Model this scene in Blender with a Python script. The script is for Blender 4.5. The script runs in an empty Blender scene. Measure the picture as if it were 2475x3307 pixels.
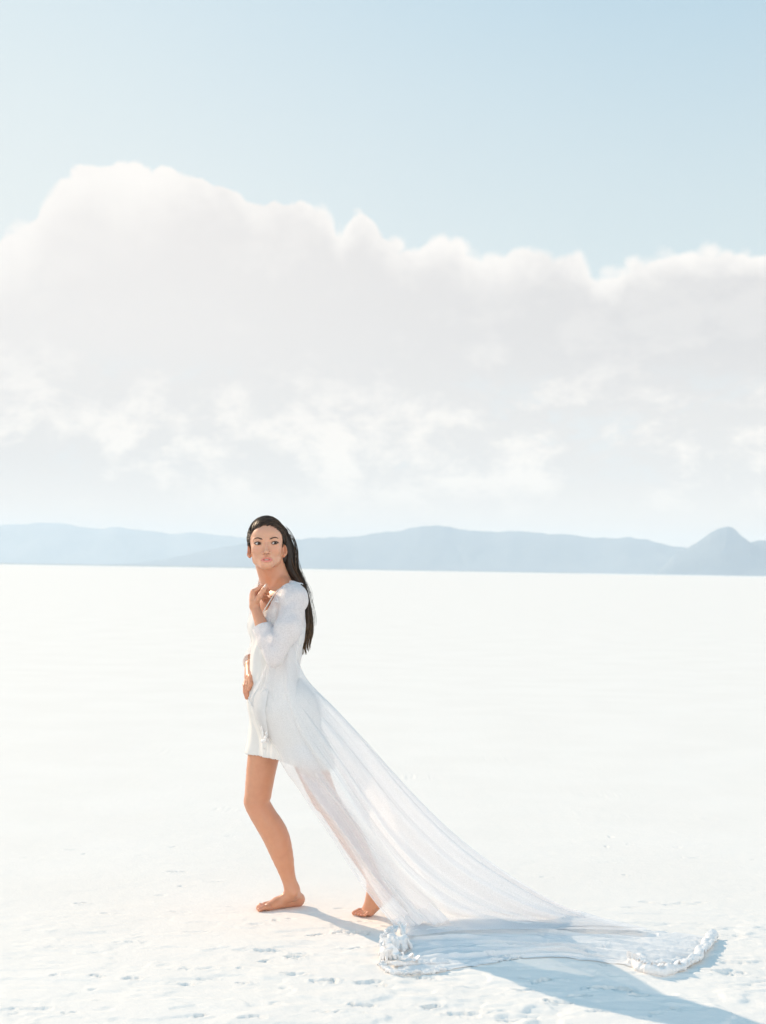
import bpy, math
import numpy as np
from mathutils import Matrix, Vector

S = bpy.context.scene
COL = S.collection
rad = math.radians

# ------------------------------------------------------------------ camera
CAM_H = 1.43
FPX = 4720.0                       # focal length in photograph pixels (80 mm on a 56 mm tall frame)
cam_d = bpy.data.cameras.new('camera')
cam = bpy.data.objects.new('camera', cam_d)
COL.objects.link(cam)
cam_d.sensor_fit = 'VERTICAL'
cam_d.sensor_height = 56.0
cam_d.lens = 56.0 * FPX / 3307.0
cam_d.clip_start = 0.1
cam_d.clip_end = 60000.0
RC = Matrix.Rotation(rad(90 + 2.266), 4, 'X') @ Matrix.Rotation(rad(0.92), 4, 'Z')
cam.matrix_world = Matrix.Translation((0, 0, CAM_H)) @ RC
cam_d.dof.use_dof = True
cam_d.dof.focus_distance = 6.08
cam_d.dof.aperture_fstop = 7.1
S.camera = cam

# ------------------------------------------------------------------ light
SUN_EL = 28.5
SUN_AZ = -48.0                     # degrees from +Y towards +X: behind her, to the left
S.view_settings.view_transform = 'Standard'
S.view_settings.look = 'None'
S.view_settings.gamma = 1.0
S.view_settings.exposure = 0.08
sun_d = bpy.data.lights.new('sun', 'SUN')
sun_d.energy = 4.1
sun_d.angle = rad(0.53)
sun_d.color = (1.0, 0.78, 0.56)
sun = bpy.data.objects.new('sun', sun_d)
COL.objects.link(sun)
sd = Vector((math.sin(rad(SUN_AZ)) * math.cos(rad(SUN_EL)), math.cos(rad(SUN_AZ)) * math.cos(rad(SUN_EL)), math.sin(rad(SUN_EL))))
sun.rotation_euler = sd.to_track_quat('Z', 'Y').to_euler()
S.cycles.transparent_max_bounces = 24
S.cycles.max_bounces = 8
S.cycles.diffuse_bounces = 5
S.cycles.volume_bounces = 1
S.cycles.use_denoising = True


class NT:
    """small helper round a node tree"""
    def __init__(s, tree):
        s.t = tree
        s.t.nodes.clear()

    def n(s, kind, **kw):
        nd = s.t.nodes.new(kind)
        for k, v in kw.items():
            setattr(nd, k, v)
        return nd

    def l(s, a, b):
        s.t.links.new(a, b)

    def put(s, sock, v):
        if hasattr(v, 'bl_idname') or isinstance(v, bpy.types.NodeSocket):
            s.l(v, sock)
        else:
            sock.default_value = v

    def m(s, op, a, b=0.0, c=0.0, clamp=False):
        nd = s.n('ShaderNodeMath', operation=op, use_clamp=clamp)
        for i, v in enumerate((a, b, c)):
            s.put(nd.inputs[i], v)
        return nd.outputs[0]

    def step(s, v, lo, hi, a=0.0, b=1.0, kind='SMOOTHSTEP'):
        nd = s.n('ShaderNodeMapRange', interpolation_type=kind)
        s.put(nd.inputs[0], v)
        for i, x in enumerate((lo, hi, a, b)):
            s.put(nd.inputs[i + 1], x)
        return nd.outputs[0]

    def noise(s, vec, scale, detail=4.0, rough=0.5, dist=0.0):
        nd = s.n('ShaderNodeTexNoise')
        s.put(nd.inputs['Vector'], vec)
        nd.inputs['Scale'].default_value = scale
        nd.inputs['Detail'].default_value = detail
        nd.inputs['Roughness'].default_value = rough
        nd.inputs['Distortion'].default_value = dist
        return nd.outputs[0]

    def mix(s, f, a, b, mode='MIX'):
        nd = s.n('ShaderNodeMix', data_type='RGBA', blend_type=mode)
        s.put(nd.inputs[0], f)
        for sock, v in ((nd.inputs[6], a), (nd.inputs[7], b)):
            if isinstance(v, tuple):
                sock.default_value = (*v, 1.0)
            else:
                s.l(v, sock)
        return nd.outputs[2]


# ------------------------------------------------------------------ world: clear sky above a bank of cumulus
def build_world():
    w = bpy.data.worlds.new('World')
    S.world = w
    w.use_nodes = True
    N = NT(w.node_tree)
    tc = N.n('ShaderNodeTexCoord')
    d = tc.outputs['Generated']
    sx = N.n('ShaderNodeSeparateXYZ')
    N.l(d, sx.inputs[0])
    x, y, z = sx.outputs
    az = N.m('ARCTAN2', x, y)
    el = N.m('ARCSINE', z)
    sky = N.n('ShaderNodeTexSky', sky_type='NISHITA')
    sky.sun_disc = False
    sky.sun_elevation = rad(SUN_EL)
    sky.sun_rotation = rad(SUN_AZ)
    sky.altitude = 1280
    sky.air_density = 1.0
    sky.dust_density = 1.2
    sky.ozone_density = 1.4
    # a thin veil of ice haze whitens the sky low down and towards the sun
    veil_h = N.step(el, 0.10, 0.9, 0.96, 0.80)
    veil_a = N.step(az, -0.40, 0.34, 0.20, -0.10, 'LINEAR')
    soft = N.noise(d, 2.2, 3.0, 0.5)
    veil = N.m('ADD', N.m('ADD', N.m('MULTIPLY', veil_h, 0.98), N.m('MULTIPLY', veil_a, 0.5)), N.m('MULTIPLY', N.m('SUBTRACT', soft, 0.5), 0.14), clamp=True)
    K = 10.0                                    # background strength is 0.1
    vlow = N.mix(N.step(az, -0.30, 0.30), (0.785 * K, 0.830 * K, 0.825 * K), (0.685 * K, 0.780 * K, 0.790 * K))
    vtop = N.mix(N.step(az, -0.35, 0.30), (0.625 * K, 0.755 * K, 0.820 * K), (0.435 * K, 0.645 * K, 0.780 * K))
    vup = N.mix(N.step(el, 0.16, 0.50), vlow, vtop)
    vup = N.mix(N.step(el, 0.42, 0.95), vup, (0.040 * K, 0.430 * K, 0.760 * K))
    skyc = N.mix(veil, sky.outputs[0], vup)
    # the bank's upper outline against azimuth
    fc = N.n('ShaderNodeFloatCurve')
    pts = [(0, 725), (60, 700), (112, 628), (150, 580), (254, 553), (359, 538), (449, 550), (568, 538), (660, 540), (733, 552), (793, 603), (882, 598), (987, 628), (1047, 660), (1084, 730),
           (1137, 670), (1196, 712), (1301, 766), (1436, 736), (1510, 790), (1585, 812), (1705, 768), (1869, 790), (1900, 852), (1974, 895), (2019, 852), (2154, 808), (2318, 790), (2393, 812), (2475, 820)]
    cv = fc.mapping.curves[0]
    def conv(px, py):
        u = math.atan((px - 1237.5) / FPX)
        v = math.atan((1820 + 0.0162 * px - py) / FPX)
        return (u + 0.5), v / 0.4
    cps = [(0.0, 0.30), (0.10, 0.42), (0.17, 0.33)] + [conv(*p) for p in pts] + [(0.82, 0.60), (0.92, 0.35), (1.0, 0.30)]
    cv.points[0].location = cps[0]
    cv.points[1].location = cps[-1]
    for p in cps[1:-1]:
        cv.points.new(*p)
    fc.mapping.update()
    N.put(fc.inputs['Value'], N.m('ADD', az, 0.5, clamp=True))
    top = N.m('MULTIPLY', fc.outputs[0], 0.4)
    # billows
    n1 = N.noise(d, 26.0, 6.0, 0.62, 0.15)
    n2 = N.noise(d, 75.0, 5.0, 0.6, 0.2)
    n3 = N.noise(d, 6.5, 5.0, 0.55, 0.4)
    bl = N.m('ADD', N.m('MULTIPLY', N.m('SUBTRACT', n1, 0.5), 0.044), N.m('MULTIPLY', N.m('SUBTRACT', n2, 0.5), 0.024))
    v1 = N.n('ShaderNodeTexVoronoi', feature='SMOOTH_F1'); v1.inputs['Scale'].default_value = 24.0; v1.inputs['Smoothness'].default_value = 0.55
    v2 = N.n('ShaderNodeTexVoronoi', feature='SMOOTH_F1'); v2.inputs['Scale'].default_value = 68.0; v2.inputs['Smoothness'].default_value = 0.35
    wob = N.n('ShaderNodeVectorMath', operation='MULTIPLY_ADD')
    nc = N.n('ShaderNodeTexNoise'); nc.inputs['Scale'].default_value = 30.0; N.l(d, nc.inputs['Vector'])
    N.l(nc.outputs[1], wob.inputs[0]); wob.inputs[1].default_value = (0.016, 0.016, 0.016); N.l(d, wob.inputs[2])
    sq = lambda o: N.m('MULTIPLY', o, o)
    for vv in (v1, v2):
        N.l(wob.outputs[0], vv.inputs['Vector'])
    bumps = N.m('ADD', N.m('MULTIPLY', N.m('SUBTRACT', 0.20, sq(v1.outputs['Distance'])), 0.017), N.m('MULTIPLY', N.m('SUBTRACT', 0.20, sq(v2.outputs['Distance'])), N.step(n3, 0.40, 0.62, 0.009, 0.018)))
    e = N.m('SUBTRACT', N.m('ADD', N.m('ADD', top, N.m('MULTIPLY', bl, 0.38)), bumps), el)
    # hard sunlit shoulders, softer valleys between them
    softness = N.step(n3, 0.40, 0.60, 0.0028, 0.0095)
    mask = N.step(e, N.m('MULTIPLY', softness, -0.35), softness)
    rim_w = N.m('ADD', N.step(az, -0.02, -0.18, 0.034, 0.062), N.m('MULTIPLY', N.m('SUBTRACT', n3, 0.5), 0.10))
    rim = N.m('SUBTRACT', 1.0, N.step(N.m('SUBTRACT', e, N.m('ADD', N.m('MULTIPLY', N.m('SUBTRACT', n1, 0.5), 0.06), N.m('MULTIPLY', bumps, 0.8))), -0.004, rim_w))
    # inner body, greyer, with lit puffs
    stv = N.n('ShaderNodeCombineXYZ')
    N.put(stv.inputs[0], N.m('MULTIPLY', az, 1.0)); N.put(stv.inputs[1], N.m('MULTIPLY', el, 1.5)); N.put(stv.inputs[2], 0.37)
    st = stv.outputs[0]
    m1 = N.noise(st, 9.0, 8.0, 0.64, 0.25)
    m2 = N.noise(st, 24.0, 7.0, 0.62, 0.2)
    puffs = N.step(N.m('ADD', N.m('MULTIPLY', m1, 0.55), N.m('MULTIPLY', m2, 0.45)), 0.47, 0.60)
    low = N.step(el, 0.165, 0.075)               # broken, layered part near the horizon
    lit = N.m('MAXIMUM', N.m('MULTIPLY', rim, N.step(el, 0.02, 0.1)), N.m('MULTIPLY', puffs, N.m('ADD', 0.20, N.m('MULTIPLY', low, 0.66))), clamp=True)
    grey = N.mix(N.step(az, -0.25, 0.25), (0.825 * K, 0.795 * K, 0.775 * K), (0.695 * K, 0.682 * K, 0.682 * K))
    grey = N.mix(low, grey, (0.770 * K, 0.762 * K, 0.755 * K))
    cl = N.mix(lit, grey, (0.960 * K, 0.925 * K, 0.885 * K))
    # thin gaps where pale sky shows through low down
    gaps = N.m('MULTIPLY', N.step(m1, 0.46, 0.36), N.m('MULTIPLY', N.step(el, 0.150, 0.115), N.step(el, 0.045, 0.085)))
    cl = N.mix(N.m('MULTIPLY', N.step(el, 0.17, 0.06), 0.55), cl, N.mix(puffs, (0.760 * K, 0.715 * K, 0.680 * K), (0.960 * K, 0.880 * K, 0.800 * K)))
    cl = N.mix(N.step(el, 0.075, 0.025), cl, (0.850 * K, 0.770 * K, 0.705 * K))
    cl = N.mix(N.m('MULTIPLY', gaps, 0.28), cl, (0.735 * K, 0.830 * K, 0.870 * K))
    out = N.mix(mask, skyc, cl)
    # away from the sun, behind the photographer, unseen bright cloud added as fill light
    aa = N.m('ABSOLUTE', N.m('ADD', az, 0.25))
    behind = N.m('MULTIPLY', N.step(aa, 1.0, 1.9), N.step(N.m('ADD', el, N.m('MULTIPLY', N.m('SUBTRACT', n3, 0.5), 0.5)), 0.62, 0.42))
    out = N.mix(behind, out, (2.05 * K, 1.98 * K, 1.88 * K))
    # the lower hemisphere is never seen; keep it dull
    out = N.mix(N.step(el, -0.02, -0.004), (0.5 * K, 0.52 * K, 0.53 * K), out)
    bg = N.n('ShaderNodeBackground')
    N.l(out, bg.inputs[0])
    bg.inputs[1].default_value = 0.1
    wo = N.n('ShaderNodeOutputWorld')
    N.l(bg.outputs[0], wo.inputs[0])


build_world()


# ------------------------------------------------------------------ placing helpers
R3 = np.array(RC.to_3x3())
CAMP = np.array((0, 0, CAM_H))


def ray(x, y):
    return R3 @ np.array(((x - 1237.5) / FPX, -(y - 1653.5) / FPX, -1.0))


def P(x, y, d):
    """point at picture position (x, y) whose world Y is d"""
    r = ray(x, y)
    return CAMP + r * (d / r[1])


def G(x, y, h=0.0):
    """point h above the ground seen at (x, y)"""
    r = ray(x, y)
    return CAMP + r * ((h - CAM_H) / r[2])


def tag(o, label=None, cat=None, kind=None, group=None):
    if label: o['label'] = label
    if cat: o['category'] = cat
    if kind: o['kind'] = kind
    if group: o['group'] = group
    return o


def mesh_obj(name, verts, faces, mat=None, parent=None, smooth=True, colors=None, uvs=None):
    me = bpy.data.meshes.new(name)
    verts = np.asarray(verts, np.float32)
    if isinstance(faces, np.ndarray):
        nf, k = faces.shape
        me.vertices.add(len(verts)); me.vertices.foreach_set('co', verts.ravel())
        me.loops.add(nf * k); me.loops.foreach_set('vertex_index', faces.astype(np.int32).ravel())
        me.polygons.add(nf)
        me.polygons.foreach_set('loop_start', np.arange(0, nf * k, k, dtype=np.int32))
        me.polygons.foreach_set('loop_total', np.full(nf, k, np.int32))
        me.update(calc_edges=True)
        me.validate()
    else:
        me.from_pydata(verts.tolist(), [], faces)
        me.update()
    if smooth:
        me.polygons.foreach_set('use_smooth', np.ones(len(me.polygons), bool))
    if colors is not None:
        a = me.color_attributes.new('col', 'FLOAT_COLOR', 'POINT')
        c = np.ones((len(verts), 4), np.float32); c[:, :3] = colors
        a.data.foreach_set('color', c.ravel())
    o = bpy.data.objects.new(name, me)
    COL.objects.link(o)
    if mat: me.materials.append(mat)
    if parent: o.parent = parent
    return o


def grid_faces(nu, nv):
    i = np.arange(nu * nv).reshape(nu, nv)
    return np.stack([i[:-1, :-1], i[1:, :-1], i[1:, 1:], i[:-1, 1:]], -1).reshape(-1, 4)


def _h(ix, iy, seed):
    h = (ix.astype(np.int64) * 374761393 + iy.astype(np.int64) * 668265263 + seed * 974634777) & 0xffffffff
    h = ((h ^ (h >> 13)) * 1274126177) & 0xffffffff
    return ((h ^ (h >> 16)) & 0xffff) / 65535.0


def vnoise(x, y, seed=0):
    ix = np.floor(x); iy = np.floor(y)
    fx = x - ix; fy = y - iy
    fx = fx * fx * fx * (fx * (fx * 6 - 15) + 10); fy = fy * fy * fy * (fy * (fy * 6 - 15) + 10)
    ix = ix.astype(np.int64); iy = iy.astype(np.int64)
    a = _h(ix, iy, seed); b = _h(ix + 1, iy, seed); c = _h(ix, iy + 1, seed); d = _h(ix + 1, iy + 1, seed)
    return (a + (b - a) * fx) * (1 - fy) + (c + (d - c) * fx) * fy - 0.5


def fbm(x, y, seed=0, octs=4, gain=0.5):
    s = 0; a = 1.0
    for o in range(octs):
        s = s + a * vnoise(x * 2 ** o + 17.3 * o, y * 2 ** o - 9.1 * o, seed + o)
        a *= gain
    return s


def smooth01(t):
    t = np.clip(t, 0, 1)
    return t * t * (3 - 2 * t)


# ------------------------------------------------------------------ materials
def new_mat(name):
    m = bpy.data.materials.new(name)
    m.use_nodes = True
    return m, NT(m.node_tree)


def principled(N, **kw):
    b = N.n('ShaderNodeBsdfPrincipled')
    for k, v in kw.items():
        k = k.replace('_', ' ')
        N.put(b.inputs[k], (*v, 1.0) if isinstance(v, tuple) and len(v) == 3 and 'Color' in k else v)
    return b


def finish(N, sh):
    o = N.n('ShaderNodeOutputMaterial')
    N.l(sh, o.inputs[0])


def mat_salt():
    m, N = new_mat('salt')
    tc = N.n('ShaderNodeTexCoord')
    ob = tc.outputs['Object']
    a = N.noise(ob, 1.1, 5, 0.55)
    b = N.noise(ob, 16, 6, 0.6)
    c = N.mix(N.step(a, 0.3, 0.7), (0.840, 0.782, 0.728), (0.862, 0.805, 0.752))
    c = N.mix(N.m('MULTIPLY', N.step(b, 0.60, 0.74), 0.22), c, (0.70, 0.67, 0.63))
    bp = N.n('ShaderNodeBump')
    bp.inputs['Strength'].default_value = 0.4
    bp.inputs['Distance'].default_value = 0.004
    N.l(N.m('ADD', N.noise(ob, 70, 5, 0.65), N.m('MULTIPLY', N.noise(ob, 14, 4, 0.6), 1.6)), bp.inputs['Height'])
    p = principled(N, Base_Color=c, Roughness=0.85)
    p.inputs['Specular IOR Level'].default_value = 0.25
    N.l(bp.outputs[0], p.inputs['Normal'])
    finish(N, p.outputs[0])
    return m


def mat_rock(name, c1, c2):
    m, N = new_mat(name)
    tc = N.n('ShaderNodeTexCoord')
    a = N.noise(tc.outputs['Object'], 0.004, 6, 0.6)
    c = N.mix(N.step(a, 0.35, 0.65), c1, c2)
    p = principled(N, Base_Color=c, Roughness=0.95)
    p.inputs['Specular IOR Level'].default_value = 0.1
    finish(N, p.outputs[0])
    return m


def mat_skin():
    m, N = new_mat('skin')
    at = N.n('ShaderNodeAttribute', attribute_name='col')
    tc = N.n('ShaderNodeTexCoord')
    n = N.noise(tc.outputs['Object'], 38, 5, 0.6)
    n7 = N.noise(tc.outputs['Object'], 9, 4, 0.6)
    c = N.mix(N.step(n, 0.3, 0.7, 0.0, 0.22), at.outputs[0], (0.46, 0.18, 0.11))
    c = N.mix(N.step(n7, 0.35, 0.65, 0.0, 0.22), c, (0.66, 0.36, 0.24))
    p = principled(N, Base_Color=c, Roughness=0.40)
    p.inputs['Specular IOR Level'].default_value = 0.55
    p.inputs['Subsurface Weight'].default_value = 0.22
    p.inputs['Subsurface Scale'].default_value = 0.012
    p.inputs['Subsurface Radius'].default_value = (1.0, 0.32, 0.14)
    bp = N.n('ShaderNodeBump')
    bp.inputs['Strength'].default_value = 0.15
    bp.inputs['Distance'].default_value = 0.001
    N.l(N.noise(tc.outputs['Object'], 500, 3, 0.6), bp.inputs['Height'])
    N.l(bp.outputs[0], p.inputs['Normal'])
    finish(N, p.outputs[0])
    return m


def mat_cloth(name, col, alpha_lo, alpha_hi, grain=420.0, transl=0.35, speck=0.0, rough=0.8):
    """woven cloth: diffuse + translucent threads with tiny holes between them"""
    m, N = new_mat(name)
    tc = N.n('ShaderNodeTexCoord')
    ob = tc.outputs['Object']
    n = N.noise(ob, grain, 3, 0.7)
    n2 = N.noise(ob, 60, 4, 0.6)
    c = N.mix(N.step(n, 0.42, 0.60, 0.0, speck), col, tuple(v * 0.66 for v in col))
    di = N.n('ShaderNodeBsdfDiffuse'); N.l(c, di.inputs[0])
    tr = N.n('ShaderNodeBsdfTranslucent'); N.l(c, tr.inputs[0])
    bp = N.n('ShaderNodeBump')
    bp.inputs['Strength'].default_value = 0.5
    bp.inputs['Distance'].default_value = 0.002
    N.l(N.m('ADD', n, N.m('MULTIPLY', n2, 0.3)), bp.inputs['Height'])
    N.l(bp.outputs[0], di.inputs['Normal'])
    mx = N.n('ShaderNodeMixShader'); mx.inputs[0].default_value = transl
    N.l(di.outputs[0], mx.inputs[1]); N.l(tr.outputs[0], mx.inputs[2])
    gl = N.n('ShaderNodeBsdfGlossy'); gl.inputs['Roughness'].default_value = 0.35
    mg = N.n('ShaderNodeMixShader'); mg.inputs[0].default_value = 0.03
    N.l(mx.outputs[0], mg.inputs[1]); N.l(gl.outputs[0], mg.inputs[2])
    if alpha_hi < 1.0:
        tp = N.n('ShaderNodeBsdfTransparent')
        ma = N.n('ShaderNodeMixShader')
        N.l(N.step(n, 0.35, 0.65, alpha_lo, alpha_hi), ma.inputs[0])
        N.l(tp.outputs[0], ma.inputs[1]); N.l(mg.outputs[0], ma.inputs[2])
        finish(N, ma.outputs[0])
    else:
        finish(N, mg.outputs[0])
    return m


def mat_plain(name, col, rough=0.5, spec=0.5, **kw):
    m, N = new_mat(name)
    tc = N.n('ShaderNodeTexCoord')
    n = N.noise(tc.outputs['Object'], 90, 3, 0.6)
    c = N.mix(N.step(n, 0.3, 0.7, 0.0, 0.5), col, tuple(v * 0.75 for v in col))
    p = principled(N, Base_Color=c, Roughness=rough)
    p.inputs['Specular IOR Level'].default_value = spec
    finish(N, p.outputs[0])
    return m


M_SALT = mat_salt()
M_SKIN = mat_skin()
M_SLIP = mat_cloth('white_crepe', (0.87, 0.85, 0.825), 1, 1, grain=300, transl=0.25)
M_ROBE = mat_cloth('beaded_mesh', (0.92, 0.90, 0.905), 0.84, 0.98, grain=165, transl=0.25, speck=0.62)
M_TRAIN = mat_cloth('sheer_mesh', (0.91, 0.895, 0.90), 0.53, 0.71, grain=520, transl=0.26, speck=0.1)
M_RUFF = mat_cloth('ruffled_mesh', (0.86, 0.85, 0.85), 0.82, 0.98, grain=300, transl=0.4, speck=0.2)
def mat_hair():
    m, N = new_mat('dark_hair')
    tc = N.n('ShaderNodeTexCoord')
    sx = N.n('ShaderNodeSeparateXYZ'); N.l(tc.outputs['Object'], sx.inputs[0])
    n = N.noise(tc.outputs['Object'], 60, 3, 0.6)
    at = N.n('ShaderNodeAttribute', attribute_name='col')
    c = at.outputs[0]
    c = N.mix(N.m('MULTIPLY', N.step(sx.outputs[2], 1.30, 1.12), N.step(n, 0.25, 0.7, 0.45, 1.0)), c, (0.115, 0.066, 0.030))   # sun-bleached ends
    p = principled(N, Base_Color=c, Roughness=0.38)
    p.inputs['Specular IOR Level'].default_value = 0.32
    finish(N, p.outputs[0])
    return m


M_HAIR = mat_hair()
M_BROW = mat_plain('brow_hair', (0.085, 0.045, 0.03), 0.6, 0.3)
M_EYE = mat_plain('eye_white', (0.80, 0.78, 0.76), 0.15, 0.5)
M_IRIS = mat_plain('iris', (0.035, 0.018, 0.010), 0.15, 0.5)
M_TEETH = mat_plain('tooth', (0.75, 0.72, 0.66), 0.25, 0.5)
M_LYING = mat_cloth('gathered_mesh', (0.90, 0.88, 0.87), 0.94, 0.99, grain=300, transl=0.12, speck=0.25)
M_STRAP = mat_plain('satin_strap', (0.82, 0.78, 0.72), 0.4, 0.5)


# ------------------------------------------------------------------ ground
# dents and broken crust edges: (x, y, width in photograph px, depth of dent m)
DENTS = [(270, 2918, 55, .014), (345, 2950, 50, .007), (580, 2948, 45, .005), (565, 2815, 60, .008), (700, 2848, 60, .006), (560, 2735, 50, .006), (450, 2765, 60, .004),
         (300, 3150, 55, .014), (430, 3160, 70, .014), (590, 3175, 60, .014), (660, 3160, 50, .008), (800, 3065, 70, .012), (865, 3067, 60, .014), (945, 3090, 45, .018),
         (1010, 2950, 36, .008), (825, 2985, 40, .007), (1030, 3017, 60, .020), (1085, 3002, 22, .012), (1140, 3062, 70, .014), (795, 3173, 50, .020), (950, 3150, 70, .012),
         (1060, 3172, 95, .020), (1200, 3178, 80, .014), (1150, 3245, 60, .018), (1060, 3270, 60, .016), (645, 3283, 40, .022), (800, 3290, 80, .010), (240, 3275, 60, .010),
         (110, 3264, 110, .008), (970, 3077, 60, .010), (640, 3130, 110, .007), (860, 3100, 25, .012), (1385, 3248, 60, .020), (1390, 3158, 60, .010), (1630, 3100, 90, .014),
         (1800, 3240, 90, .014), (1860, 3215, 70, .014), (1760, 3165, 100, .022), (1980, 3190, 110, .020), (2060, 3215, 60, .018), (1940, 3270, 60, .010), (2340, 3105, 80, .010),
         (2330, 3142, 90, .012), (2390, 3020, 80, .009), (2310, 3018, 50, .010), (2030, 2932, 50, .007), (2090, 2913, 34, .008), (2200, 2918, 120, .006), (2240, 2770, 60, .005),
         (2290, 2645, 60, .006), (1750, 2832, 50, .005), (1960, 2785, 40, .004), (1340, 2508, 110, .007), (1420, 2422, 60, .003), (1930, 2567, 110, .005), (1600, 2452, 90, .003),
         (330, 2395, 70, .004), (520, 2425, 60, .004), (730, 2615, 110, .005), (1260, 3120, 40, .01), (1320, 3150, 70, .012), (1170, 2976, 60, .012), (1110, 2935, 60, .008),
         (1160, 3010, 120, .024), (1250, 2990, 50, .014), (1690, 3200, 80, .012), (2150, 3260, 90, .016), (1500, 3270, 110, .012), (1650, 3290, 80, .012),
         (420, 3040, 70, .007), (180, 3060, 70, .005), (80, 2770, 60, .005), (220, 2745, 60, .005), (1700, 2960, 90, .006), (640, 3010, 60, .006), (520, 2890, 60, .005)]


_r = np.random.default_rng(77)
for _ in range(45):
    _x = _r.uniform(-20, 2495); _y = 2560 + 760 * _r.random() ** 0.8
    if _r.random() < .35 * (1 - _x / 2475): continue
    DENTS.append((_x, _y, _r.uniform(14, 46) * (.6 + .4 * (_y - 2560) / 760), _r.uniform(.006, .016) * (.45 + .55 * (_y - 2560) / 760)))


def ground_height(X, Y):
    r = np.sqrt(X * X + (Y - 5.5) ** 2)
    near = smooth01((60 - r) / 50)
    fine = smooth01((16 - r) / 10)
    # busier surface in the right foreground, smoother to the left, as trodden salt
    w = smooth01((6.6 - Y) / 1.2) * (0.35 + 0.65 * smooth01((X + 1.0) / 1.0))
    z = 0.0018 * near * fbm(X * 1.3, Y * 1.3, 3, 3)
    z = z + fine * (0.35 + w) * 0.0042 * fbm(X * 5.5, Y * 7.5, 11, 4, 0.55)
    # thin crust plates with broken edges
    q = fbm(X * 2.2 + 0.6 * fbm(X * 3, Y * 3, 5, 2), Y * 4.4, 29, 4, 0.55)
    z = z + fine * (0.0005 + 0.0030 * w) * np.tanh(q * 22)
    q2 = fbm(X * 4.2 + 9, Y * 11 + .5 * fbm(X * 8, Y * 8, 2, 2), 91, 4, 0.6)
    z = z + fine * 0.0040 * w * smooth01((fbm(X * .9, Y * 1.6, 15, 2) + .05) / .2) * np.tanh((q2 - .12) * 26)
    z = z + fine * 0.0012 * (0.4 + w) * fbm(X * 26, Y * 26, 41, 3, 0.6)
    for i, (px, py, wpx, dep) in enumerate(DENTS):
        c = G(px, py)
        s = c[1] / FPX
        rx = wpx * s * 0.5
        ry = max(0.016, rx * 0.42); dep = dep * 0.62
        dx = X - c[0]; dy = Y - c[1]
        sel = (np.abs(dx) < rx * 2.4) & (np.abs(dy) < ry * 4)
        if not sel.any(): continue
        ax = dx[sel]; ay = dy[sel]
        jag = 2.1 * fbm(X[sel] * 19, Y[sel] * 34, 70 + i, 4, 0.7)
        ay = ay + 0.6 * ry * vnoise(ax / rx * 1.6 + i, ax * 0, i)
        rr = np.sqrt((ax / rx) ** 2 + (ay / ry) ** 2) + jag * 0.7
        dent = -dep * (1 - smooth01((rr - 0.45) / 0.5))
        rimb = dep * 0.35 * np.exp(-((rr - 1.15) / 0.28) ** 2)
        z[sel] += dent + rimb
    # keep it level where she stands
    for (px, py, r0) in ((895, 2930, .12), (1180, 2955, .10)):
        c = G(px, py)
        k = np.exp(-(((X - c[0]) / (r0 * 1.5)) ** 2 + ((Y - c[1]) / r0) ** 2))
        z = z * (1 - 0.8 * k)
    return z


def dense_axis(a, b, step, far_lo, far_hi, ratio):
    core = list(np.arange(a, b, step))
    lo = []; x = a; s = step
    while x > far_lo:
        s *= ratio; x -= s; lo.append(x)
    hi = []; x = core[-1]; s = step
    while x < far_hi:
        s *= ratio; x += s; hi.append(x)
    return np.array(lo[::-1] + core + hi)


FARG = 13500.0
gx = dense_axis(-1.75, 1.75, 0.0075, -FARG, FARG, 1.045)
gy = dense_axis(4.35, 7.6, 0.0080, -3000.0, FARG, 1.030)
GX, GY = np.meshgrid(gx, gy, indexing='ij')
GZ = ground_height(GX, GY)
ground = mesh_obj('salt_flat', np.stack([GX, GY, GZ], -1).reshape(-1, 3), grid_faces(len(gx), len(gy)), M_SALT)
tag(ground, kind='structure')


def ground_at(p):
    return float(ground_height(np.array([[p[0]]]), np.array([[p[1]]]))[0, 0])


# ------------------------------------------------------------------ mountains
def mountain(name, prof, dist, depth, mat, seed, rough):
    """a range: its crest follows prof, slopes fall to both sides with spurs and gullies"""
    px = np.array([p[0] for p in prof], float); py = np.array([p[1] for p in prof], float)
    us = np.linspace(px[0], px[-1], 420)
    cy = np.interp(us, px, py)
    ker = np.hanning(9); ker /= ker.sum()
    cy = np.convolve(np.pad(cy, 4, 'edge'), ker, 'valid')
    X = (us - 1237.5) / FPX * dist
    H = (1820 + 0.0162 * us - cy) / FPX * dist + CAM_H
    vs = np.linspace(-1, 1, 61)
    V = np.zeros((len(us), len(vs), 3))
    for j, v in enumerate(vs):
        t = 1 - abs(v)
        yy = dist + v * depth
        n = fbm(X / (dist * 0.018), np.full_like(X, v * 3.0), seed, 5, 0.55)
        n2 = fbm(X / (dist * 0.05), np.full_like(X, v * 1.2 + 5), seed + 9, 3)
        prof_t = t ** 1.15
        h = H * (prof_t + (n * 0.09 + n2 * 0.14) * (1 - t) * t * 2.4)
        V[:, j, 0] = X * (1 + v * depth / dist)
        V[:, j, 1] = yy
        V[:, j, 2] = np.maximum(h, -2) if t > 0 else -6
        if abs(v) < 1e-6:
            V[:, j, 2] = H + n * rough * dist * 1e-3 + rough * dist * 1.3e-3 * fbm(X / (dist * .006), X * 0, seed + 4, 3)
    o = mesh_obj(name, V.reshape(-1, 3), grid_faces(len(us), len(vs)), mat)
    tag(o, kind='structure')
    return o


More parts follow.
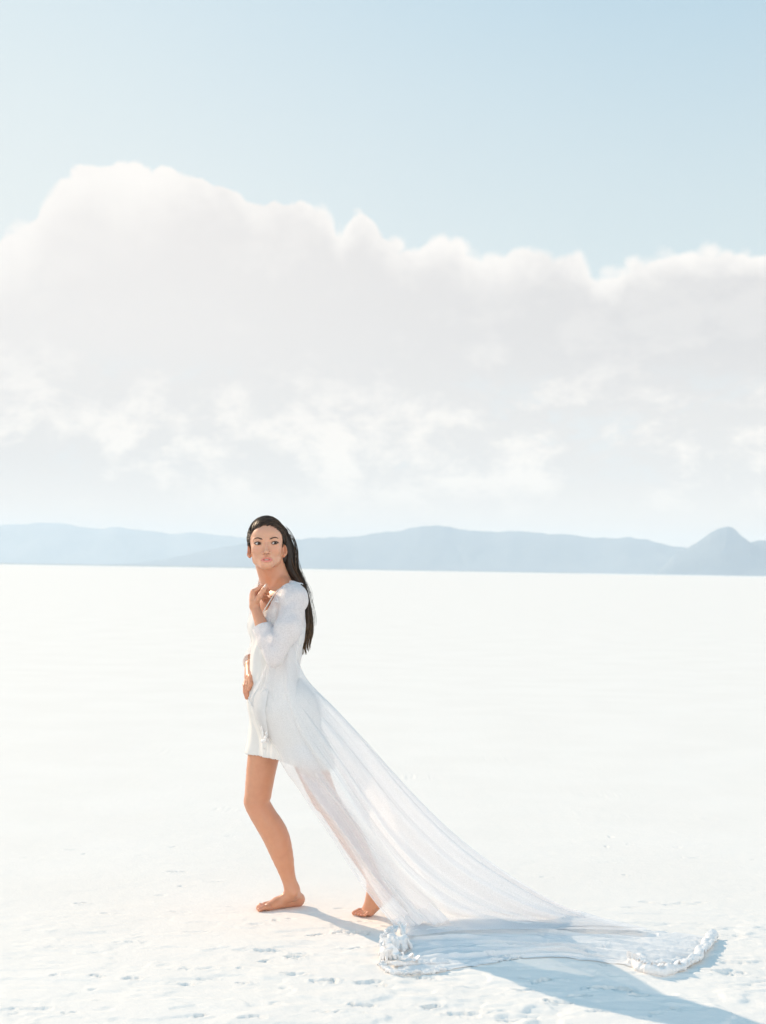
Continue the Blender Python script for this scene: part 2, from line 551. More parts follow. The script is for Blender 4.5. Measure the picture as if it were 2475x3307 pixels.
M_RK1 = mat_rock('desert_rock', (0.27, 0.31, 0.35), (0.29, 0.33, 0.37))  # base colour carries some of the haze's blue
M_RK2 = mat_rock('far_hazed_rock', (0.40, 0.43, 0.45), (0.44, 0.46, 0.48))  # lightened: part of the far haze is put into the rock colour
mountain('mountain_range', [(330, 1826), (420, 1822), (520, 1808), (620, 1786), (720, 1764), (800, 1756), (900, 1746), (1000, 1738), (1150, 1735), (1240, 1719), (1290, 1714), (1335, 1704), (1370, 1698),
                      (1440, 1699), (1480, 1709), (1540, 1713), (1600, 1719), (1660, 1715), (1720, 1719), (1800, 1723), (1880, 1732), (1950, 1738), (2040, 1735), (2100, 1745),
                      (2160, 1762), (2230, 1772), (2300, 1786), (2380, 1800), (2475, 1815), (2700, 1845), (2900, 1868)], 10200, 700, M_RK1, 3, 0.6)
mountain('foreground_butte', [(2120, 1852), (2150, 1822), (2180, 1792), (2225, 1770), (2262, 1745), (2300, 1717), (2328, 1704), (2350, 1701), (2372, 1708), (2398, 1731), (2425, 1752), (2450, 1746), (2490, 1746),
                      (2560, 1760), (2650, 1790), (2800, 1850)], 8600, 500, mat_rock('near_rock', (0.20, 0.25, 0.30), (0.22, 0.27, 0.32)), 8, 0.4)  # butte colour darkened to look less hazed than the ranges behind
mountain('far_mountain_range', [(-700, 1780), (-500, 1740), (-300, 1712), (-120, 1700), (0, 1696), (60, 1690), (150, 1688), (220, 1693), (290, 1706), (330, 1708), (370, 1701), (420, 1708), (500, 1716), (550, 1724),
                        (630, 1717), (700, 1727), (800, 1738), (950, 1745), (1200, 1770), (1500, 1830)], 12600, 800, M_RK2, 15, 0.5)

# thin scrub line where the flat meets the hills on the left
def scrub():
    rng = np.random.default_rng(4)
    V = []; F = []
    for i in range(1300):
        X = rng.uniform(-4200, 1200); Yy = 9000 + rng.uniform(-150, 150)
        h = rng.uniform(2.0, 6.0) * (1.0 if X < -600 else 0.6); w = rng.uniform(8, 30)
        b = len(V)
        for a in range(6):
            V.append((X + w * math.cos(a * 1.047), Yy + w * .5 * math.sin(a * 1.047), -0.5))
        for a in range(6):
            V.append((X + .7 * w * math.cos(a * 1.047), Yy + w * .35 * math.sin(a * 1.047), h * rng.uniform(.6, 1)))
        for a in range(6):
            F.append((b + a, b + (a + 1) % 6, b + 6 + (a + 1) % 6, b + 6 + a))
        F.append(tuple(b + 6 + a for a in range(6)))
    o = mesh_obj('desert_scrub', V, F, mat_plain('scrub', (0.10, 0.11, 0.09), 0.95, 0.1), smooth=False)
    tag(o, 'thin dark line of scrub along the foot of the far hills', 'scrub', kind='stuff')
scrub()

# haze
def haze():
    x, y0, y1, z0, z1 = 14500.0, -3500.0, 14000.0, -12.0, 365.0
    V = [(sx * x, yy, zz) for zz in (z0, z1) for sx, yy in ((-1, y0), (1, y0), (1, y1), (-1, y1))]
    F = [(0, 3, 2, 1), (4, 5, 6, 7), (0, 1, 5, 4), (1, 2, 6, 5), (2, 3, 7, 6), (3, 0, 4, 7)]
    m, N = new_mat('haze')
    pv = N.n('ShaderNodeVolumePrincipled')
    pv.inputs['Color'].default_value = (0.76, 0.87, 0.95, 1)
    pv.inputs['Density'].default_value = HAZE_DENSITY
    o = N.n('ShaderNodeOutputMaterial')
    N.l(pv.outputs[0], o.inputs['Volume'])
    ob = mesh_obj('haze', V, F, m, smooth=False)
    tag(ob, 'pale blue haze over the salt flat', 'haze', kind='stuff')
HAZE_DENSITY = 9.0e-5
haze()


# ------------------------------------------------------------------ implicit surfaces
def smin(a, b, k):
    if k <= 0: return np.minimum(a, b)
    h = np.clip(0.5 + 0.5 * (a - b) / k, 0, 1)
    return a + (b - a) * h - k * h * (1 - h)


class Prim:
    def __init__(s, kind, k, op='add', **kw):
        s.kind = kind; s.k = k; s.op = op; s.__dict__.update(kw)

    def d(s, p):
        if s.kind == 'cone':
            a, b, r1, r2 = s.a, s.b, s.r1, s.r2
            if s.flat is not None:
                n, f = s.flat
                def sq(q):
                    return q + np.multiply.outer((q - a) @ n, n) * (1.0 / f - 1.0)
                p = sq(p); b = sq(b[None])[0]
            ba = b - a; L2 = ba @ ba
            pa = p - a
            t = np.clip(pa @ ba / L2, 0, 1)
            return np.sqrt(((pa - t[..., None] * ba) ** 2).sum(-1)) - (r1 + (r2 - r1) * t)
        if s.kind == 'ell':
            q = (p - s.c) @ s.R
            k0 = np.sqrt(((q / s.r) ** 2).sum(-1))
            k1 = np.sqrt(((q / (s.r * s.r)) ** 2).sum(-1)) + 1e-9
            far = k0 * (k0 - 1) / k1
            return far


I3 = np.eye(3)


def cone(a, b, r1, r2, k=0.012, flat=None, op='add'):
    a = np.asarray(a, float); b = np.asarray(b, float)
    if np.allclose(a, b): b = b + 1e-4
    return Prim('cone', k, op, a=a, b=b, r1=r1, r2=r2, flat=flat)


def ell(c, r, R=I3, k=0.02, op='add'):
    return Prim('ell', k, op, c=np.asarray(c, float), r=np.asarray(r, float), R=np.asarray(R, float))


def chain(pts, rs, k=0.012, k_in=0.02):
    out = []
    for i in range(len(pts) - 1):
        out.append(cone(pts[i], pts[i + 1], rs[i], rs[i + 1], k if i == 0 else k_in))
    return out


def smooth_chain(pts, rs, n, k, k_in):
    Q_ = catmull(np.asarray(pts), n); R_ = catmull(np.asarray(rs)[:, None], n)[:, 0]
    return chain(list(Q_), list(R_), k, k_in)


def catmull(P_, n):
    """n points along a Catmull-Rom curve through P_ (uniform in the control index)"""
    P_ = np.asarray(P_, float)
    m = len(P_)
    t = np.linspace(0, m - 1, n)
    i = np.clip(np.floor(t).astype(int), 0, m - 2); f = (t - i)[(...,) + (None,) * (P_.ndim - 1)]
    E = np.concatenate([2 * P_[:1] - P_[1:2], P_, 2 * P_[-1:] - P_[-2:-1]])
    a, b, c, d = E[i], E[i + 1], E[i + 2], E[i + 3]
    return 0.5 * (2 * b + (c - a) * f + (2 * a - 5 * b + 4 * c - d) * f ** 2 + (3 * b - a - 3 * c + d) * f ** 3)


def sdf(prims, p, offset=0.0):
    d = np.full(p.shape[:-1], 9.0)
    for q in prims:
        v = q.d(p)
        if q.op == 'add': d = smin(d, v, q.k)
        else: d = -smin(-d, v, q.k)
    return d - offset


def surface(prims, lo, hi, h, fn=None, B=16):
    """surface nets over a sparse set of blocks; fn(prims, points) may add to the plain field"""
    fn = fn or (lambda pr, p: sdf(pr, p))
    lo = np.asarray(lo, float); hi = np.asarray(hi, float)
    nb = np.ceil((hi - lo) / (h * B)).astype(int)
    bi = np.stack(np.meshgrid(*[np.arange(n) for n in nb], indexing='ij'), -1).reshape(-1, 3)
    cen = lo + (bi + 0.5) * h * B
    half = h * B * 0.5 * math.sqrt(3)
    dc = fn(prims, cen)
    act = bi[np.abs(dc) < half * 1.7 + 0.012]
    pd = []
    g = np.stack(np.meshgrid(*[np.arange(B + 1)] * 3, indexing='ij'), -1)
    NN = nb * B + 2
    enc = lambda c: (c[..., 0] * NN[1] + c[..., 1]) * NN[2] + c[..., 2]
    vid = []; vpos = []; quads = []
    corners = np.stack(np.meshgrid([0, 1], [0, 1], [0, 1], indexing='ij'), -1).reshape(-1, 3)
    edges = [(i, j) for i in range(8) for j in range(i + 1, 8) if np.abs(corners[i] - corners[j]).sum() == 1]
    for b in act:
        c = lo + (b + 0.5) * h * B
        pr = [q for q in prims if q.d(c[None])[0] < half * 1.25 + q.k + 0.03]
        if not pr: continue
        ijk = g + b * B
        D = fn(pr, lo + ijk * h)
        ins = D < 0
        if ins.all() or not ins.any(): continue
        cs = np.zeros((B, B, B), int)
        for cx, cy, cz in corners:
            cs += ins[cx:B + cx, cy:B + cy, cz:B + cz]
        cell = np.argwhere((cs > 0) & (cs < 8))
        val = np.stack([D[cell[:, 0] + q[0], cell[:, 1] + q[1], cell[:, 2] + q[2]] for q in corners], 1)
        sp = np.zeros((len(cell), 3)); cnt = np.zeros(len(cell))
        for i, j in edges:
            a = val[:, i]; e = val[:, j]
            x = (a < 0) != (e < 0)
            t = np.where(x, a / np.where(x, a - e, 1), 0)
            sp += np.where(x[:, None], corners[i] + t[:, None] * (corners[j] - corners[i]), 0)
            cnt += x
        vid.append(enc(cell + b * B)); vpos.append(lo + (cell + b * B + sp / cnt[:, None]) * h)
        for ax in range(3):
            o = [0, 0, 0]; o[ax] = 1
            A = ins[:B, :B, :B]; E = ins[o[0]:B + o[0], o[1]:B + o[1], o[2]:B + o[2]]
            ed = np.argwhere(A != E)
            if not len(ed): continue
            s = A[ed[:, 0], ed[:, 1], ed[:, 2]]
            u, v = (ax + 1) % 3, (ax + 2) % 3
            U = np.eye(3, dtype=int)[u]; Vv = np.eye(3, dtype=int)[v]
            ed = ed + b * B
            q = np.stack([enc(ed), enc(ed - U), enc(ed - U - Vv), enc(ed - Vv)], 1)
            q = np.where(s[:, None], q[:, ::-1], q)
            q = q[:, ::-1]
            quads.append(q)
    vid = np.concatenate(vid); vpos = np.concatenate(vpos); quads = np.concatenate(quads)
    o = np.argsort(vid); vid = vid[o]; vpos = vpos[o]
    idx = np.searchsorted(vid, quads)
    idx = np.clip(idx, 0, len(vid) - 1)
    ok = (vid[idx] == quads).all(1)
    return vpos, idx[ok]


def drop_faces(v, f, keep):
    f = f[keep]
    used = np.unique(f)
    m = np.full(len(v), -1); m[used] = np.arange(len(used))
    return v[used], m[f]


# ------------------------------------------------------------------ her skeleton
def rotX(a): c, s = math.cos(a), math.sin(a); return np.array([[1, 0, 0], [0, c, -s], [0, s, c]])
def rotY(a): c, s = math.cos(a), math.sin(a); return np.array([[c, 0, s], [0, 1, 0], [-s, 0, c]])
def rotZ(a): c, s = math.cos(a), math.sin(a); return np.array([[c, -s, 0], [s, c, 0], [0, 0, 1]])


HO = P(861, 1761, 6.075)                      # between the ears, at eye height
HR = rotY(rad(-2.5)) @ rotZ(rad(4)) @ rotX(rad(-5))
def HL(x, y, z): return HO + HR @ np.array((x, y, z))       # head-local metres, face towards -y

SL = P(951, 1932, 5.985); SR = P(852, 1924, 6.225)
CH = (SL + SR) / 2
lat = SL - SR; lat[2] = 0; lat /= np.linalg.norm(lat)
fwd = np.cross(lat, (0, 0, 1.0)); fwd = fwd / np.linalg.norm(fwd)
if fwd[0] > 0: fwd = -fwd
TR = np.stack([lat, fwd, np.array((0, 0, 1.0))], 1)
def T(a, b, c): return CH + TR @ np.array((a, b, c))
PF = np.array((-0.968, -0.25, 0)); PL = np.array((0.25, -0.968, 0))
PR_ = np.stack([PL, PF, np.array((0, 0, 1.0))], 1)
PO = P(903, 2272, 6.095)
def Q(a, b, c): return PO + PR_ @ np.array((a, b, c))

HIP_R = P(888, 2285, 6.175); HIP_L = P(932, 2290, 6.01)
legR = [HIP_R, P(852, 2440, 6.18), P(834, 2565, 6.185), P(833, 2600, 6.19), P(885, 2690, 6.20), P(910, 2755, 6.205), P(930, 2828, 6.21), P(944, 2872, 6.21)]
legRr = [.086, .0665, .0560, .0530, .0545, .0480, .0315, .0300]
legL = [HIP_L, P(993, 2440, 5.99), P(1045, 2570, 5.985), P(1068, 2602, 5.985), P(1126, 2695, 6.00), P(1161, 2752, 6.01), P(1200, 2822, 6.03), P(1217, 2866, 6.04)]
legLr = [.086, .068, .0545, .0500, .0460, .0430, .0325, .0300]
EL = P(886, 2124, 5.887); WL = P(823, 1958, 5.995)
ER = P(846, 2092, 6.35); WR = P(809, 2148, 6.15)

NECK0 = HL(-.004, 0.026, -0.072); NECK1 = P(884, 1893, 6.125)

# ---------------------------------------------------------------- head
def head_prims():
    pr = []
    E = lambda x, y, z, rx, ry, rz, k=.02, R=None, op='add': pr.append(ell(HL(x, y, z), (rx, ry, rz), HR if R is None else HR @ R, k, op))
    E(0, .012, .028, .0675, .089, .083, .02)
    E(0, -.028, .030, .058, .056, .048, .03)             # forehead
    E(0, -.026, -.030, .0555, .056, .062, .03)           # midface
    for s in (-1, 1):
        pr.append(cone(HL(s * .0465, .002, -.035), HL(s * .038, -.016, -.064), .015, .0135, .022))
        pr.append(cone(HL(s * .038, -.016, -.064), HL(s * .012, -.066, -.092), .0135, .013, .022))
        E(s * .037, -.056, -.022, .021, .020, .020, .020)
    E(0, -.070, -.090, .017, .014, .013, .016)           # chin
    E(0, -.066, -.066, .026, .015, .020, .018)           # muzzle
    for s in (-1, 1):
        E(s * .033, -.094, -.001, .0165, .0180, .0120, .010, op='sub')
    for s in (-1, 1):
        pr.append(cone(HL(s * .010, -.083, .0165), HL(s * .048, -.063, .016), .0065, .006, .012))   # brow ridge
    pr.append(cone(HL(0, -.082, .012), HL(0, -.1010, -.035), .0060, .0078, .006))
    E(0, -.1015, -.0375, .0090, .0085, .0075, .006)
    for s in (-1, 1):
        E(s * .0138, -.0885, -.0410, .0068, .0085, .0060, .005)
        E(s * .0062, -.0965, -.0475, .0036, .0055, .0032, .002, op='sub')
        # lids
        E(s * .0335, -.0680, 0, .0160, .0150, .0125, .006)
    for s in (-1, 1):
        E(s * .0335, -.0830, -.0003, .0136, .0120, .0054, .0015, R=rotY(s * rad(-7)), op='sub')
    # lips: a slightly open mouth
    for s in (-1, 1):
        pr.append(cone(HL(s * .0255, -.0790, -.0685), HL(s * .007, -.0880, -.0620), .0032, .0050, .003))
        pr.append(cone(HL(s * .0245, -.0785, -.0695), HL(s * .007, -.0865, -.0755), .0032, .0062, .003))
    pr.append(cone(HL(-.007, -.0880, -.0620), HL(.007, -.0880, -.0620), .0048, .0048, .002))
    pr.append(cone(HL(-.007, -.0865, -.0755), HL(.007, -.0865, -.0755), .0062, .0062, .002))
    E(0, -.092, -.0686, .0165, .013, .0025, .0012, op='sub')
    E(0, -.084, -.0545, .0035, .006, .0055, .004, op='sub')
    # ears
    for s in (-1, 1):
        Re = rotZ(s * rad(54 if s > 0 else 34)) @ rotX(rad(-10))
        E(s * .0735, .006, -.022, .0045, .0150, .0260, .004, R=Re)
        E(s * .0700, .000, -.043, .0045, .0085, .0100, .005, R=Re)
        E(s * .0765, -.001, -.020, .0035, .0085, .0155, .004, R=Re, op='sub')
    # neck
    pr.append(cone(NECK0, NECK1, .0455, .0500, .018))
    pr.append(cone(HL(.020, .045, -.03), P(905, 1885, 6.16), .045, .05, .03))
    return pr


def torso_prims():
    pr = [ell(T(0, -.002, -.125), (.132, .094, .175), TR, .03),
          ell(T(0, .004, -.035), (.120, .068, .060), TR, .04),
          cone(T(-.125, 0, -.008), T(.125, 0, -.008), .040, .040, .03),
          cone(P(900, 1868, 6.14), T(.105, -.01, .012), .034, .034, .05),
          cone(P(872, 1872, 6.15), T(-.105, -.01, .012), .034, .034, .05),
          cone(T(.02, .050, -.008), T(.115, .026, .008), .007, .007, .012),
          cone(T(-.02, .050, -.008), T(-.115, .026, .008), .007, .007, .012),
          ell(P(888, 2150, 6.10), (.108, .084, .12), TR, .05),
          ell(Q(0, .012, .02), (.150, .100, .115), PR_, .05),
          ell(Q(.07, -.062, -.03), (.082, .080, .090), PR_, .04),
          ell(Q(-.07, -.062, -.03), (.082, .080, .090), PR_, .04)]
    for s in (-1, 1):
        pr.append(ell(T(s * .056, .058, -.125), (.044, .040, .048), TR, .025))
    return pr


def arm_prims():
    pr = []
    pr += chain([SL, P(926, 2030, 5.928), EL], [.044, .038, .029], .02, .004)
    pr += chain([EL, P(866, 2068, 5.917), P(842, 2010, 5.962), WL], [.026, .0290, .0250, .0185], .008, .002)
    pr += chain([SR, P(842, 2010, 6.30), ER], [.046, .040, .034], .03)
    pr += chain([ER, (ER + WR) / 2, WR], [.034, .031, .020], .015)
    # left hand, raised to the collar: palm towards her, thumb nearest the camera
    W = WL
    mcp = [P(818, 1911, 5.985), P(817, 1917, 6.003), P(818, 1926, 6.018), P(820, 1935, 6.030)]
    pip = [P(845, 1896, 5.990), P(849, 1906, 6.010), P(847, 1918, 6.026), P(843, 1928, 6.036)]
    tip = [P(868, 1906, 6.020), P(866, 1918, 6.032), P(859, 1930, 6.042), P(851, 1939, 6.045)]
    for i in range(4):
        pr.append(cone(W, mcp[i], .0165, .0115, .010))
    pr.append(cone((W + mcp[1]) / 2, (mcp[0] + mcp[3]) / 2, .016, .014, .01))
    for i in range(4):
        mid = pip[i] * .45 + tip[i] * .55 + np.array((.002, -.001, .003))
        r = (.0088, .0088, .0084, .0074)[i]
        pr += chain([mcp[i], pip[i], mid, tip[i]], [r * 1.12, r, r * .92, r * .80], .003, .003)
    pr += chain([P(826, 1945, 5.985), P(840, 1924, 5.965), P(852, 1905, 5.958), P(861, 1890, 5.962)], [.0140, .0112, .0095, .0075], .008, .004)
    # right hand, fingers down, gathering the robe
    W = WR
    mcp = [P(803, 2184, 6.065), P(799, 2188, 6.082), P(799, 2187, 6.100), P(802, 2184, 6.117)]
    pip = [P(800, 2213, 6.040), P(792, 2215, 6.056), P(791, 2212, 6.080), P(795, 2207, 6.102)]
    tip = [P(801, 2246, 6.040), P(797, 2254, 6.046), P(796, 2248, 6.066), P(799, 2238, 6.088)]
    for i in range(4):
        pr.append(cone(W, mcp[i], .0180, .0115, .010))
        r = (.0088, .0090, .0084, .0074)[i]
        mid = pip[i] * .45 + tip[i] * .55 + np.array((-.003, 0, 0))
        pr += chain([mcp[i], pip[i], mid, tip[i]], [r * 1.12, r, r * .92, r * .80], .003, .003)
    pr += chain([WR + np.array((0, -.012, -.01)), P(810, 2188, 6.045), P(811, 2208, 6.030), P(805, 2226, 6.028)], [.0150, .0120, .0100, .0078], .008, .004)
    return pr


def leg_prims(pts, rs, sideways):
    pr = smooth_chain(pts, rs, 22, .05, .0015)
    # calf belly and knee cap
    ax = pts[6] - pts[4]; ax /= np.linalg.norm(ax)
    back = np.array((1.0, 0.0, 0.0)) - ax[0] * ax; back /= np.linalg.norm(back)
    pr.append(ell(pts[4] * .85 + pts[5] * .15 + back * .009, (.042, .042, .085), np.stack([back, np.cross(ax, back), ax], 1), .02))
    pr.append(ell(pts[3] - back * .021 + np.array((0, 0, .012)), (.029, .030, .030), I3, .010))
    return pr


def foot_R():
    A = legR[-1]
    h = G(962, 2926); b = G(862, 2938); t = G(835, 2941)
    h[2] = b[2] = t[2] = 0
    f = b - h; f /= np.linalg.norm(f); side = np.cross(f, (0, 0, 1.0))       # side: to her right (away)
    if side[1] < 0: side = -side
    up = np.array((0, 0, 1.0))
    H = h + up * .027
    pr = [cone(A, A + (H - A) * .55, .0290, .0265, .015), ell(H + up * .002, (.029, .027, .028), I3, .015),
          cone(H, b + up * .015 + side * .020, .024, .0135, .012), cone(H, b + up * .015 - side * .016, .024, .0145, .012),
          cone(A + f * .000 - up * .022, h + f * .100 + up * .027, .0255, .0185, .015),
          cone(h + f * .100 + up * .027, b + up * .015 - side * .010, .0185, .013, .012)]
    for s in (-1, 1):
        pr.append(ell(A + side * s * .027 - up * .012, (.012, .012, .013), I3, .01))
    for i, (s, ln, r) in enumerate(((-.024, .046, .0100), (-.006, .045, .0066), (.0075, .040, .0064), (.0205, .034, .0062), (.032, .027, .0060))):
        base = b + side * s + up * .015
        pr += chain([base, base + f * ln * .6 + up * .002, base + f * ln - up * .005], [r * 1.15, r, r * .92], .003, .003)
    return pr


def foot_L():
    A = legL[-1]
    b = G(1190, 2957); t = G(1130, 2963)
    b[2] = t[2] = 0
    f = t - b; f /= np.linalg.norm(f); side = np.cross(f, (0, 0, 1.0))
    if side[1] > 0: side = -side                                          # towards the camera, her left
    up = np.array((0, 0, 1.0))
    H = P(1240, 2890, 6.06)
    pr = [cone(A, H, .0290, .0265, .02), cone(H, b + up * .020 + side * .018, .026, .019, .02), cone(H, b + up * .020 - side * .018, .026, .019, .02),
          cone(A - np.array((.010, 0, .006)), b + up * .034, .029, .020, .02)]
    for i, (s, ln, r) in enumerate(((-.026, .054, .0100), (-.008, .052, .0066), (.006, .047, .0064), (.019, .040, .0062), (.031, .032, .0060))):
        base = b + side * s + up * .015
        pr += chain([base, base + f * ln * .55 + up * .003, base + f * ln - up * .005], [r * 1.15, r, r * .92], .003, .003)
    return pr


head_p = head_prims(); torso_p = torso_prims(); arm_p = arm_prims()
leg_p = leg_prims(legR, legRr, 1) + leg_prims(legL, legLr, -1)
foot_p = foot_R() + foot_L()
body_p = torso_p + [q for q in leg_p] + foot_p + arm_p + head_p
VOX = 0.0024
bv, bf = surface(body_p, (-0.75, 5.75, -0.02), (0.15, 6.5, 1.72), VOX)

person = bpy.data.objects.new('person', None)
COL.objects.link(person)
tag(person, 'barefoot dark-haired woman in white dress and long sheer trailing robe, hand at her collar', 'person')


def skin_colors(v):
    base = np.array((0.60, 0.285, 0.165))
    c = np.tile(base, (len(v), 1))
    L = (v - HO) @ HR
    def paint(mask, colr):
        nonlocal c
        mask = mask[:, None]
        c = c * (1 - mask) + np.array(colr) * mask
    fr = smooth01((-L[:, 1] - .02) / .02) * (L[:, 2] > -.11)
    # face a little paler, cheeks warmer
    face = smooth01((L[:, 2] + .10) / .02) * fr
    paint(face * .55, (0.68, 0.38, 0.255))
    for s in (-1, 1):
        paint(.30 * face * np.exp(-(((L[:, 0] - s * .042) / .018) ** 2 + ((L[:, 2] + .028) / .016) ** 2)), (0.66, 0.28, 0.20))
        paint(.45 * face * np.exp(-(((L[:, 0] - s * .0335) / .017) ** 2 + ((L[:, 2] - .001) / .008) ** 2) ** 2), (0.34, 0.17, 0.11))   # darker round the eyes
    # lips
    x = np.abs(L[:, 0]) / .0255
    zc = -.0685
    up_ = zc + .0098 * np.clip(1 - x ** 2, 0, 1) ** .8 - .0018 * np.exp(-(L[:, 0] / .004) ** 2)
    lo_ = zc - .0112 * np.clip(1 - x ** 2, 0, 1) ** .7
    inside = smooth01((up_ - L[:, 2]) / .0015) * smooth01((L[:, 2] - lo_) / .0015) * (x < 1) * (L[:, 1] < -.068)
    paint(inside * .9, (0.60, 0.13, 0.14))
    # knees, knuckles, toes and heels a little redder
    for q, rr_, am in ((legR[3], .045, .5), (legL[3], .045, .5), (G(835, 2941), .04, .6), (G(962, 2926), .035, .5), (G(1140, 2963), .05, .6), (P(820, 1915, 6.0), .02, .4), (P(865, 1895, 5.99), .025, .45), (P(798, 2245, 6.05), .03, .5)):
        dd = np.sqrt(((v - q) ** 2).sum(1))
        paint(am * np.exp(-(dd / rr_) ** 2), (0.56, 0.20, 0.125))
    return c


body = mesh_obj('body', bv, bf, M_SKIN, person, colors=skin_colors(bv))


# ---------------------------------------------------------------- face details
def uv_ball(c, r, R=I3, n=20, m=28, scale=(1, 1, 1)):
    th = np.linspace(0, math.pi, n); ph = np.linspace(0, 2 * math.pi, m)
    A, B_ = np.meshgrid(th, ph, indexing='ij')
    p = np.stack([np.sin(A) * np.cos(B_) * scale[0], np.sin(A) * np.sin(B_) * scale[1], np.cos(A) * scale[2]], -1).reshape(-1, 3) * r
    return p @ np.asarray(R).T + c, grid_faces(n, m)


def tube(pts, rs, sides=8, flat=1.0, nrm=None):
    pts = np.asarray(pts, float); n = len(pts)
    rs = np.broadcast_to(rs, (n,))
    t = np.gradient(pts, axis=0); t /= np.linalg.norm(t, axis=1)[:, None] + 1e-12
    ref = np.array(nrm if nrm is not None else (0, 0.3, 1.0), float)
    a = np.cross(t, ref); a /= np.linalg.norm(a, axis=1)[:, None] + 1e-12
    b = np.cross(a, t)
    ang = np.linspace(0, 2 * math.pi, sides, endpoint=False)
    V = pts[:, None] + rs[:, None, None] * (np.cos(ang)[None, :, None] * a[:, None] + flat * np.sin(ang)[None, :, None] * b[:, None])
    i = np.arange(n * sides).reshape(n, sides)
    j = np.roll(i, -1, 1)
    F = np.stack([i[:-1], j[:-1], j[1:], i[1:]], -1).reshape(-1, 4)
    return V.reshape(-1, 3), F


def merge(parts):
    V = []; F = []; o = 0
    for v, f in parts:
        V.append(v); F.append(f + o); o += len(v)
    return np.concatenate(V), np.concatenate(F)


for s in (-1, 1):
    c = HL(s * .0335, -.0690, 0)
    v, f = uv_ball(c, .0122)
    e = mesh_obj('eye', v, f, M_EYE, person)
    look = np.array((.44, -1, .02)); look /= np.linalg.norm(look)
    a = np.cross(look, (0, 0, 1.0)); a /= np.linalg.norm(a)
    v, f = uv_ball(c + look * .0108, .0061, np.stack([a, np.cross(a, look), look], 1), scale=(1, 1, .42))
    mesh_obj('iris', v, f, M_IRIS, e)
    # lash line over the upper lid, thinner one below
    pts = [HL(s * x, y, z) for x, y, z in ((.0205, -.0795, -.0010), (.0260, -.0830, .0040), (.0335, -.0845, .0056), (.0415, -.0820, .0050), (.0490, -.0740, .0022), (.0515, -.0705, .0030))]
    cp = catmull(pts, 24)
    v, f = tube(cp, np.interp(np.linspace(0, 1, 24), [0, .3, .8, 1], [.0006, .0018, .0024, .0006]), 6)
    pts = [HL(s * x, y, z) for x, y, z in ((.0205, -.0790, -.0015), (.0270, -.0825, -.0046), (.0345, -.0830, -.0054), (.0420, -.0800, -.0042), (.0490, -.0735, .0015))]
    v2, f2 = tube(catmull(pts, 20), .0011, 6)
    mesh_obj('eyelashes', *merge([(v, f), (v2, f2)]), M_BROW, person)
    pts = [HL(s * x, y, z) for x, y, z in ((.0140, -.0885, .0150), (.0230, -.0885, .0185), (.0340, -.0840, .0225), (.0450, -.0755, .0215), (.0540, -.0640, .0150))]
    v, f = tube(catmull(pts, 26), np.interp(np.linspace(0, 1, 26), [0, .2, .6, 1], [.0020, .0036, .0028, .0006]), 6, 0.8)
    mesh_obj('eyebrow', v, f, M_BROW, person)
v, f = uv_ball(HL(0, -.0765, -.0672), .0140, HR, scale=(1, .55, .40))
mesh_obj('teeth', v, f, M_TEETH, person)
c = WL
for (a, b, r) in ((P(856, 1899, 5.955), P(862, 1888, 5.957), .0052),):
    v, f = uv_ball((a + b) / 2, 1.0, I3, 10, 12)
    ax = (b - a) / np.linalg.norm(b - a); sd_ = np.cross(ax, (0, 1.0, 0)); sd_ /= np.linalg.norm(sd_)
    R_ = np.stack([sd_, np.cross(ax, sd_), ax], 1)
    v, f = uv_ball((a + b) / 2 + np.array((-.004, -.003, .001)), 1.0, R_, 10, 12, scale=(.0040, .0030, .0078))
    mesh_obj('thumbnail', v, f, mat_plain('nail', (0.78, 0.60, 0.55), .2, .6), person)


